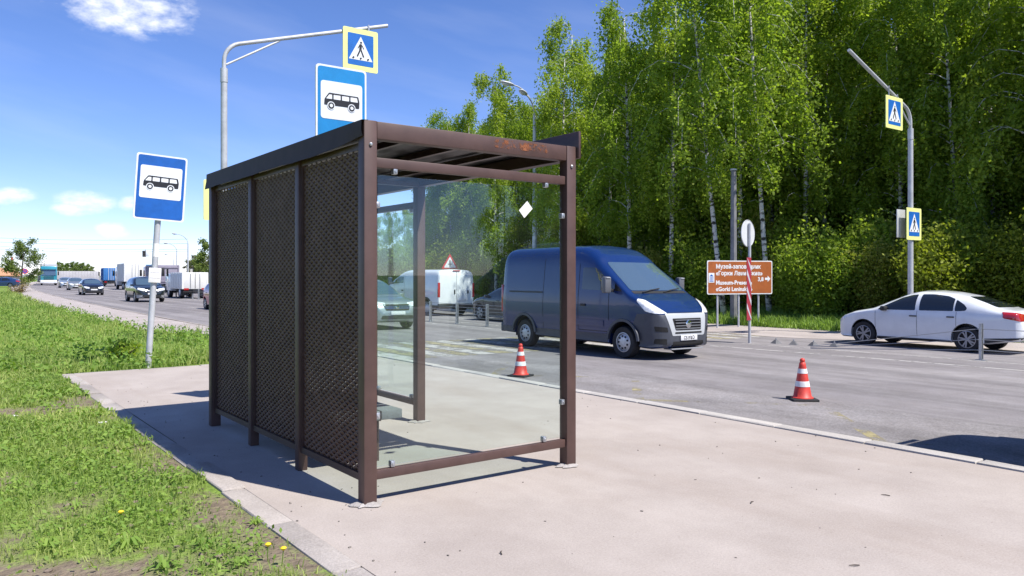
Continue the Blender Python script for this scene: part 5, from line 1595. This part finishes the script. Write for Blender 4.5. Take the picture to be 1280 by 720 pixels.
# single birches whose white stems show at the front of the wood
FRONT = [(545, 57, 0), (566, 55, 0), (590, 53, .0), (905, 31.5, -.05), (925, 33.5, .00), (962, 31.0, -.035), (1008, 33.5, 0.0), (1031, 34.5, .0), (1083, 33.0, .012), (1160, 33.0, 0), (786, 36, 0), (838, 35, .01), (700, 40, 0), (620, 46, .0), (1245, 30, .0)]
for k, (px_, d_, ln_) in enumerate(FRONT):
    q = at_depth(px_, 344, d_)
    pts_t.append((q.x, q.y))
    lab = 'slender white stemmed birch standing at the front of the wood'
    if k == 5: lab = 'bright white birch stem leaning slightly beside the brown sign'
    if k == 3: lab = 'white birch leaning to one side above the bare concrete pole'
    o = add_tree('birch_tree', lab, 'tree', birches[(0, 4, 6, 5, 3, 5, 3, 5, 3, 1, 7, 3, 2, 6, 4)[k]], q.x, q.y, z_far(q.x, q.y), (.95 if px_ > 880 else .92 if px_ > 820 else .88 if px_ > 750 else .82 if px_ > 660 else .80), rt.uniform(0, 6.28), None if k in (3, 5) else 'front birches of the wood', (.95 if px_ > 880 else .92 if px_ > 820 else .88 if px_ > 750 else .80 if px_ > 660 else .80 + .012 * (px_ - 560) / 10), (0, 0))
    if ln_:
        # lean seen across the view
        v = Vector((.8, -.6, 0)) * ln_ * 2.2
        o.rotation_mode = 'XYZ'
        zq = Vector((v.x, v.y, 1)).normalized()
        o.rotation_euler = (zq.to_track_quat('Z', 'Y')).to_euler()
n_t = 0; tries = 0
while n_t < 250 and tries < 20000:
    tries += 1
    y = rt.uniform(2, 51) if n_t > 36 else rt.uniform(-45, 2); u = rt.random() ** 1.2; x = (30.0 + u * 20 if y > 2 else 36 + u * 7) + bend(y)
    if not far_enough(x, y, 1.75): continue
    pts_t.append((x, y)); n_t += 1
    s = rt.uniform(.84, 1.0)
    edge = x - bend(y) < 31
    if y > 24: s *= max(.82, 1 - (y - 24) * .010)
    if rt.random() < (.10 if edge else .2):
        add_tree('broadleaf_tree', 'dark leafy tree with low branches among the birches', 'tree', rt.choice(darkt), x, y, z_far(x, y), s * .95, rt.uniform(0, 6.28), 'dark leafy trees in the wood')
    else:
        add_tree('birch_tree', 'birch standing in the dense roadside wood', 'tree', rt.choice(birches), x, y, z_far(x, y), s, rt.uniform(0, 6.28), 'birches of the roadside wood', s * rt.uniform(.92, 1.1), (rt.gauss(0, .02), rt.gauss(0, .02)))
# undergrowth at the wood's edge
nb_ = 0
for k in range(150):
    y = rt.uniform(4, 56); x = 26.6 + rt.random() ** 1.4 * 5 + bend(y)
    d_ = .6 * x + .8 * y; pxx = 640 + F_PX * (.8 * x - .6 * y) / d_
    if 885 < pxx < 975 and d_ < 31: continue
    s = rt.uniform(.55, 1.1)
    kind = 'g'
    if pxx > 1090: kind = rt.choice('byg')
    elif 950 < pxx < 1030: kind = rt.choice('ybg')
    elif pxx < 640: kind = rt.choice('yyg')
    else: kind = rt.choice('ggb')
    lab = {'g': 'green leafy bush at the edge of the wood', 'y': 'bright yellow green bush at the edge of the wood', 'b': 'olive brown bush at the edge of the wood'}[kind]
    add_tree('roadside_bush', lab, 'bush', rt.choice({'g': bush_g, 'y': bush_y, 'b': bush_b}[kind]), x, y, z_far(x, y), s, rt.uniform(0, 6.28), {'g': 'green bushes of the wood edge', 'y': 'yellow green bushes of the wood edge', 'b': 'olive bushes of the wood edge'}[kind])
    nb_ += 1

# trees far down the road
q = at_depth(32, 344, 80)
add_tree('roadside_tree', 'lone small tree with pale leaves beside the teal lorry', 'tree', tree_meshes(400, 5.0, .09, .12, 1.5, 6500, .085, M_farleaf, M_bark, 26, 0, .2), q.x - .3, q.y, -.12, 1.0, 1.0)
q = at_depth(24, 344, 74)
add_tree('roadside_bush', 'dry beige bush below the lone small tree', 'bush', bush_meshes(410, 1.2, .9, 1500, .05, leaf_mat('dry_beige_leaves', (.24, .18, .08), (.36, .28, .14), .3)), q.x, q.y, -.12, 1, 0)
farm = [tree_meshes(420 + k, 9, .14, .1, 2.2, 2600, .2, M_farleaf, M_bark, 18, 0, .3) for k in range(2)]
for k in range(16):
    q = at_depth(74 + k * 2.7, 344, 330 + rt.uniform(-25, 25))
    add_tree('distant_tree', 'distant tree in the low wood beyond the teal lorry', 'tree', rt.choice(farm), q.x, q.y, -.5, rt.uniform(.72, .92) * (1 - .01 * k), rt.uniform(0, 6), 'distant trees beyond the lorries')
oliv = [tree_meshes(440 + k, 9, .14, .06, 2.4, 2600, .2, M_olive, M_bark, 18, 0, .3) for k in range(2)]
for k in range(14):
    q = at_depth(236 + k * 6, 344, 150 + rt.uniform(-8, 8) - k * 2)
    add_tree('distant_tree', 'olive green tree in the row behind the far lamps', 'tree', rt.choice(oliv), q.x, q.y, -.5, rt.uniform(.5, .62), rt.uniform(0, 6), 'olive trees behind the far lamps')
for k, (px_, d_, s) in enumerate(((262, 118, .78), (248, 122, .58), (290, 112, .9), (330, 104, 1.0), (365, 98, 1.1), (400, 92, 1.2))):
    q = at_depth(px_, 344, d_)
    add_tree('roadside_tree', 'bright green tree rising behind the shelter corner', 'tree', farm[k % 2], q.x, q.y, -.4, s, rt.uniform(0, 6), 'bright green trees behind the shelter')
rows = [(470, 76), (490, 72), (505, 68), (520, 62), (535, 60), (450, 80), (430, 84)]
for k, (px_, d_) in enumerate(rows):
    q = at_depth(px_, 344, d_)
    add_tree('birch_tree', 'birch standing in the dense roadside wood', 'tree', birches[k % 8], q.x, q.y, -.2, .48, rt.uniform(0, 6), 'birches of the roadside wood')

# ------------------------------------------------------------------ grass and weeds
M_blade = leaf_mat('grass_blades', (.15, .27, .05), (.44, .50, .16), .42, .6, .55)
M_weed = leaf_mat('weed_leaves', (.14, .27, .045), (.32, .44, .09), .4, .6)
def blades(name, X, Y, Z, Hh, Wd, m, rng, lean=.6):
    n = len(X)
    a = rng.uniform(0, 2 * PI, n); l = Hh * rng.uniform(.1, lean, n)
    b = rng.uniform(0, 2 * PI, n)
    base = np.stack([X, Y, Z], 1); side = np.stack([np.cos(b), np.sin(b), np.zeros(n)], 1) * (Wd / 2)[:, None]
    dirv = np.stack([np.cos(a), np.sin(a), np.zeros(n)], 1)
    mid = base + dirv * (l * .35)[:, None]; mid[:, 2] += Hh * .6
    tip = base + dirv * l[:, None]; tip[:, 2] += Hh * np.clip(1.05 - .5 * (l / Hh) ** 2, .4, 1)
    V = np.stack([base - side, base + side, mid + side * .8, mid - side * .8, tip], 1).reshape(-1, 3)
    i = np.arange(n)[:, None] * 5
    T = np.concatenate([i + np.array([[0, 1, 2]]), i + np.array([[0, 2, 3]]), i + np.array([[3, 2, 4]])])
    return fast_mesh(name, V, T, m)
def zt_arr(X, Y): return np.array([z_turf(float(a), float(b)) for a, b in zip(X, Y)])
def cov_arr(X, Y):
    return np.array([cover_near(float(a), float(b)) for a, b in zip(X, Y)])
rng = np.random.default_rng(5)
def near_pts(N, dmax):
    """points on the near verge inside a wide wedge in front of the bus stop"""
    d = 2.2 + (dmax - 2.2) * rng.random(N) ** .8
    l = d * rng.uniform(-.95, .25, N)
    X, Y = .6 * d + .8 * l, .8 * d - .6 * l
    ok = ((X < 1.75 + .04 * np.sin(Y * 7)) & (Y < 14.7)) | ((Y > 14.75) & (X < 2.2))
    return X[ok], Y[ok], d[ok]
X, Y, d_ = near_pts(230000, 17)
cv = cov_arr(X, Y); ok = rng.random(len(X)) < np.clip((cv - .30) * 3.6, .04, 1); X, Y, d_, cv = X[ok], Y[ok], d_[ok], cv[ok]
Z = zt_arr(X, Y) - .005
Hh = rng.uniform(.025, .09, len(X)) * (.55 + .6 * np.clip(cv, 0, 1)) * np.clip(d_ / 6, 1, 1.5); Wd = rng.uniform(.004, .009, len(X)) * np.clip(d_ / 5, 1, 3)
o = obj_me('grass', blades('grass', X, Y, Z, Hh, Wd, M_blade, rng, 1.0), None); tag(o, 'short green grass growing on the verge', 'grass', kind='stuff')
# broad-leaved ground weeds
X, Y, d_ = near_pts(120000, 17)
cv = cov_arr(X, Y) * .6 + .5 * vnoise(X, Y, 3.1, 9); ok = rng.random(len(X)) < np.clip((cv - .45) * 3.5, .03, 1)
X, Y, d_ = X[ok], Y[ok], d_[ok]
C = np.stack([X, Y, zt_arr(X, Y) + rng.uniform(.01, .075, len(X))], 1)
def flat_leaves(name, C, S, m, rng, tilt=.55):
    n = len(C); d = np.stack([rng.normal(size=n), rng.normal(size=n), rng.normal(size=n) * tilt + .15], 1); d /= np.linalg.norm(d, axis=1)[:, None]
    a = np.stack([rng.normal(size=n) * tilt, rng.normal(size=n) * tilt, np.ones(n)], 1); s = np.cross(d, a); s /= np.linalg.norm(s, axis=1)[:, None]
    S = S[:, None]; V = np.stack([C - d * S, C + s * S * .55, C + d * S, C - s * S * .55], 1).reshape(-1, 3)
    return fast_mesh(name, V, np.arange(4 * n).reshape(-1, 4), m)
o = obj_me('ground_weeds', flat_leaves('ground_weeds', C, rng.uniform(.010, .022, len(C)) * np.clip(d_ / 5, 1, 2.2), M_weed, rng), None); tag(o, 'small broad leaved weeds spread through the verge', 'weeds', kind='stuff')
# taller rough grass in the field beyond the pad
N = 90000
Y = 14.8 + rng.random(N) ** 1.6 * 75; X = np.array([sh_left(float(y)) for y in Y]) - rng.random(N) ** 1.0 * 16 - .1
d_ = .6 * X + .8 * Y
ok = (X > -9); X, Y, d_ = X[ok], Y[ok], d_[ok]
Hh = rng.uniform(.06, .20, len(X)) * (1 + .9 * (vnoise(X, Y, 1.2, 6) > .62)); Wd = .012 * np.clip(d_ / 14, 1, 5)
Wd = Wd * rng.uniform(.6, 1.5, len(X))
o = obj_me('rough_grass', blades('rough_grass', X, Y, zt_arr(X, Y) - .02, Hh, Wd, M_blade, rng, .8), None); tag(o, 'longer rough grass on the field beside the road', 'grass', kind='stuff')
N = 42000
Y = 14.85 + rng.random(N) ** 1.5 * 30; X = np.array([sh_left(float(y)) for y in Y]) - rng.random(N) * 11 - .1
cl_ = vnoise(X, Y, 1.5, 12); ok = rng.random(N) < np.clip((cl_ - .42) * 4, .05, 1); X, Y, cl_ = X[ok], Y[ok], cl_[ok]
C = np.stack([X, Y, zt_arr(X, Y) + rng.random(len(X)) * (.10 + .75 * np.clip(cl_ - .5, 0, 1))], 1)
o = obj_me('tall_weeds', flat_leaves('tall_weeds', C, rng.uniform(.03, .06, len(C)), M_weed, rng, .9), None); tag(o, 'leafy weeds clumped in the field beside the road', 'weeds', kind='stuff')
# verge across the road
N = 60000
Y = rng.uniform(2, 70, N); X = np.array([bend(float(y)) for y in Y]) + 23.75 + rng.random(N) ** 1.3 * 3.6
Hh = rng.uniform(.12, .38, N) * (.6 + .8 * vnoise(X, Y, .9, 8)); Wd = rng.uniform(.02, .045, N)
o = obj_me('roadside_grass', blades('roadside_grass', X, Y, np.array([z_far(float(a), float(b)) for a, b in zip(X, Y)]) - .02, Hh, Wd, M_weed, rng, .9), None); tag(o, 'lush green grass strip below the wood', 'grass', kind='stuff')

# dandelions and leafy rosettes near the camera
M_yflower = mat('dandelion_yellow', (.80, .55, .02), .7)
for k, (px_, py_) in enumerate(((153, 657), (335, 700), (352, 706))):
    q = P(px_, py_ + 8, -.04)
    t = thing('dandelion', 'yellow dandelion flower open in the short grass', 'flower', (q.x, q.y, z_turf(q.x, q.y)), rt.uniform(0, 6), 'yellow dandelions in the verge')
    obj('stalk', tube(B(), [(0, 0, -.01), (.008, 0, .05), (.01, .004, .095)], .003, 5), M_weed, t)
    bm = B(); lathe(bm, [(.004, .088), (.014, .096), (.018, .103), (.013, .109), (.004, .112)], 12, Matrix.Translation((.01, .004, 0))); obj('flower_head', bm, M_yflower, t)
for k, (px_, py_, s) in enumerate(((60, 690, 1.2), (160, 690, 1.4), (205, 715, 1.3), (95, 640, 1.0), (255, 690, 1.0), (20, 610, 1.1), (320, 660, .8), (130, 600, .9), (300, 712, 1.0), (45, 560, 1.1), (180, 560, .9))):
    q = P(px_, py_, -.04); n = 13
    bm = B()
    for j in range(n):
        a = 2 * PI * j / n + rt.uniform(-.2, .2); ln = rt.uniform(.045, .10) * s; w_ = .0075 * s; h_ = rt.uniform(.02, .06) * s
        u, v = Vector((math.cos(a), math.sin(a), 0)), Vector((-math.sin(a), math.cos(a), 0))
        p0 = u * .01; p1 = u * ln * .5 + Vector((0, 0, h_)); p2 = u * ln + Vector((0, 0, h_ * .6))
        vs_ = [bm.verts.new(p0 - v * .003), bm.verts.new(p0 + v * .003), bm.verts.new(p1 + v * w_), bm.verts.new(p1 - v * w_), bm.verts.new(p2 + v * w_ * .8), bm.verts.new(p2 - v * w_ * .8), bm.verts.new(p2 + u * .02)]
        bm.faces.new((vs_[0], vs_[1], vs_[2], vs_[3])); bm.faces.new((vs_[3], vs_[2], vs_[4], vs_[5])); bm.faces.new((vs_[5], vs_[4], vs_[6]))
    o = obj('weed_rosette', bm, M_weed, None, 35, (q.x, q.y, z_turf(q.x, q.y))); tag(o, 'green leafy weed rosette flat in the verge', 'weed', 'weed rosettes in the verge')
# broadleaf weed clump by the leaning sign
q = P(150, 452, -.03)
o = add_tree('weed_clump', 'dark green weed clump beside the leaning bus stop sign', 'weed', bush_meshes(500, .55, .35, 700, .045, M_bushleaf), q.x, q.y, -.05, 1, 0)

# crumbs of grit, twigs and soil clods
rg = random.Random(21); bm = B()
for k in range(170):
    x, y = rg.uniform(1.9, 7.3), rg.uniform(1.5, 13)
    if rg.random() < .35: x = 1.9 + abs(rg.gauss(0, .35))
    s = rg.uniform(.003, .009)
    box(bm, (x, y, s * .4), (s * rg.uniform(1, 2.2), s, s * .8), Matrix.Rotation(rg.uniform(0, 3), 3, 'Z'))
o = obj('grit', bm, mat('grit_stone', (.19, .17, .15), .9, var=.4, scale=30), smooth=False); tag(o, 'small grit and crumbs scattered on the pavement', 'grit', kind='stuff')
bm = B()
for k in range(260):
    x, y = 1.72 - abs(rg.gauss(0, .9)), rg.uniform(2.5, 13); s = rg.uniform(.008, .03)
    t = B(); bmesh.ops.create_icosphere(t, subdivisions=1, radius=s)
    for v in t.verts: v.co = Vector((v.co.x * rg.uniform(.7, 1.3), v.co.y * rg.uniform(.7, 1.3), v.co.z * .55)) + Vector((x, y, z_turf(x, y) + s * .1))
    join(bm, t)
o = obj('soil_clods', bm, mat('soil_clod', (.20, .155, .12), .95, var=.3, scale=30), smooth=False); tag(o, 'dry soil clods lying in bare patches of the verge', 'soil', kind='stuff')
for k, (px_, py_, a) in enumerate(((940, 629, .4), (1107, 620, 2.0), (1068, 708, 2.6), (627, 692, 1.0))):
    q = P(px_, py_); bm = B(); tube(bm, [(-.03, 0, .006), (0, .006, .010), (.03, -.004, .006)], [.003, .004, .002], 5)
    o = obj('twig', bm, M_bark, None, 35, (q.x, q.y, 0)); o.rotation_euler = (0, 0, a); tag(o, 'tiny dark twig lying on the bare pavement', 'twig', 'twigs on the pavement')
# scraps of pale litter in the grass
for k, (px_, py_) in enumerate(((18, 525), (128, 535))):
    q = P(px_, py_, -.03); bm = B(); pl = [(rg.uniform(.03, .06) * math.cos(a), rg.uniform(.02, .05) * math.sin(a)) for a in [2 * PI * j / 7 for j in range(7)]]
    f = [bm.verts.new((a, b, .03 + rg.uniform(0, .02))) for a, b in pl]; c_ = bm.verts.new((0, 0, .05))
    for j in range(7): bm.faces.new((f[j], f[(j + 1) % 7], c_))
    o = obj('paper_scrap', bm, M_paper, None, 35, (q.x, q.y, z_turf(q.x, q.y))); tag(o, 'crumpled white paper scrap caught in the grass', 'litter', 'paper scraps in the grass')

# ------------------------------------------------------------------ far left: house, mast, signs, wires
q = at_depth(-18, 344, 128)
h = thing('small_house', 'low house with orange roof far off beyond the grass', 'house', (q.x, q.y, -.3), R(25))
obj('wall', b2(-4, 4, -2.5, 2.5, 0, 1.9), mat('house_wall', (.45, .38, .33), .8), h)
bm = B(); v = [bm.verts.new(p_) for p_ in ((-4.4, -2.9, 1.85), (4.4, -2.9, 1.85), (4.4, 2.9, 1.85), (-4.4, 2.9, 1.85), (-4.4, 0, 3.1), (4.4, 0, 3.1))]
for f in ((0, 1, 5, 4), (2, 3, 4, 5), (1, 2, 5), (3, 0, 4), (3, 2, 1, 0)): bm.faces.new([v[i] for i in f])
rf_ = obj('roof', bm, mat('orange_roof', (.50, .25, .14), .8, var=.1, scale=2), h, smooth=False)
obj('chimney', b2(1.2, 1.8, .5, 1.1, 2.4, 3.6), mat('house_wall2', (.35, .22, .17), .8), rf_)
obj('door', b2(-.5, .4, -2.55, -2.502, .05, 1.75), M_bark, h)
for xx in (-2.6, 2.2): wv = obj('window', b2(xx - .5, xx + .5, -2.53, -2.502, .8, 1.6), M_dglass, h)
q = at_depth(15, 344, 560)
mst = thing('radio_mast', 'slim red and white mast far behind the lone tree', 'mast', (q.x, q.y, -.5))
for k in range(6): obj('mast_section', tube(B(), [(0, 0, k * 3.0), (0, 0, k * 3.0 + 2.99)], [1.3 - k * .12, 1.3 - (k + 1) * .12], 8), M_swhite if k % 2 else mat('mast_red', (.45, .1, .08), .6), mst)
q = at_depth(31, 344, 98)
ns = thing('no_stopping_sign', 'small round blue and red sign below the lone tree', 'road sign', (q.x, q.y, -.14))
obj('pole', tube(B(), [(0, 0, -.2), (0, 0, 2.55)], .05, 8), M_polegrey, ns)
dd = obj('red_disc', plate(B(), disc_poly(0, 2.25, .34, 24), -.06, -.045), M_sred, ns); obj('blue_disc', plate(B(), disc_poly(0, 2.25, .25, 24), -.066, -.061), M_sblue, dd)
for a in (R(45), R(-45)): obj('red_bar', plate(B(), [(x_ * math.cos(a) - z_ * math.sin(a), 2.25 + x_ * math.sin(a) + z_ * math.cos(a)) for x_, z_ in ((-.25, -.03), (.25, -.03), (.25, .03), (-.25, .03))], -.072 - (.003 if a > 0 else 0), -.0665 - (.003 if a > 0 else 0)), M_sred, dd)
for z_ in (1.55, 1.2): obj('white_tablet', b2(-.28, .28, -.06, -.045, z_, z_ + .28, None, .004), M_swhite, ns)
# overhead board with blue heading
q = at_depth(187, 344, 118)
ob = thing('overhead_board', 'roadside board with blue heading over the far lorries', 'road sign', (q.x, q.y, -.4), R(-15))
obj('board', b2(-1.1, 1.1, -.04, .04, 2.55, 3.6), M_swhite, ob); obj('heading', b2(-1.1, 1.1, -.06, -.042, 3.6 - .42, 3.62), M_sblue2, ob)
for xx in (-.8, .8): obj('support_post', tube(B(), [(xx, .1, -.2), (xx, .1, 3.5)], .06, 8), M_polegrey, ob)
# wooden power pole off to the left, wires to the far lamps, hanging signal
pl = at_depth(-60, 344, 105); pr_ = at_depth(235, 344, 108)
pp2 = thing('power_pole', 'tall power pole standing in the field left of the road', 'utility pole', (pl.x, pl.y, -.2))
obj('shaft', tube(B(), [(0, 0, -.3), (0, 0, 7.4)], [.16, .11], 8), M_conc, pp2)
obj('crossarm', b2(-.9, .9, -.05, .05, 6.6, 6.72), M_bark, pp2)
zA = [6.9, 6.35, 5.85, 5.35]; zB = [6.6, 6.0, 5.2, 4.95]
for k in range(4):
    a = Vector((pl.x, pl.y, zA[k])); b = Vector((pr_.x, pr_.y, zB[k])); b.z = zB[k] 
    pts = [a.lerp(b, i / 16) - Vector((0, 0, .35 * math.sin(PI * i / 16))) for i in range(17)]
    o = obj('overhead_wire', tube(B(), pts, .016, 5), M_trim); tag(o, 'thin dark overhead wire slung across the road', 'wire', 'overhead wires across the road')
    if k == 2:
        sg_t = min(1, max(0, .815)); w_p = a.lerp(b, sg_t) - Vector((0, 0, .35 * math.sin(PI * sg_t)))
hs = thing('hanging_signal', 'small traffic signal hanging from the wires over the road', 'traffic signal', (w_p.x, w_p.y, w_p.z - 1.1), R(-30))
obj('hanger_rod', tube(B(), [(0, 0, .95), (0, 0, 1.1)], .03, 6), M_trim, hs)
obj('housing', b2(-.35, .05, -.16, .16, .1, .95, None, .03), M_sblack, hs)
obj('back_board', b2(.08, .5, -.1, -.07, .15, .9, None, .02), M_swhite, hs)
for z_ in (.28, .52, .77): 
    bm = B(); lathe(bm, [(.1, 0), (.1, .03), (.08, .05)], 12, Matrix.Translation((-.15, -.16, z_)) @ Matrix.Rotation(R(90), 4, 'X')); obj('lens', bm, mat('dull_lens', (.06, .05, .05), .3), hs)
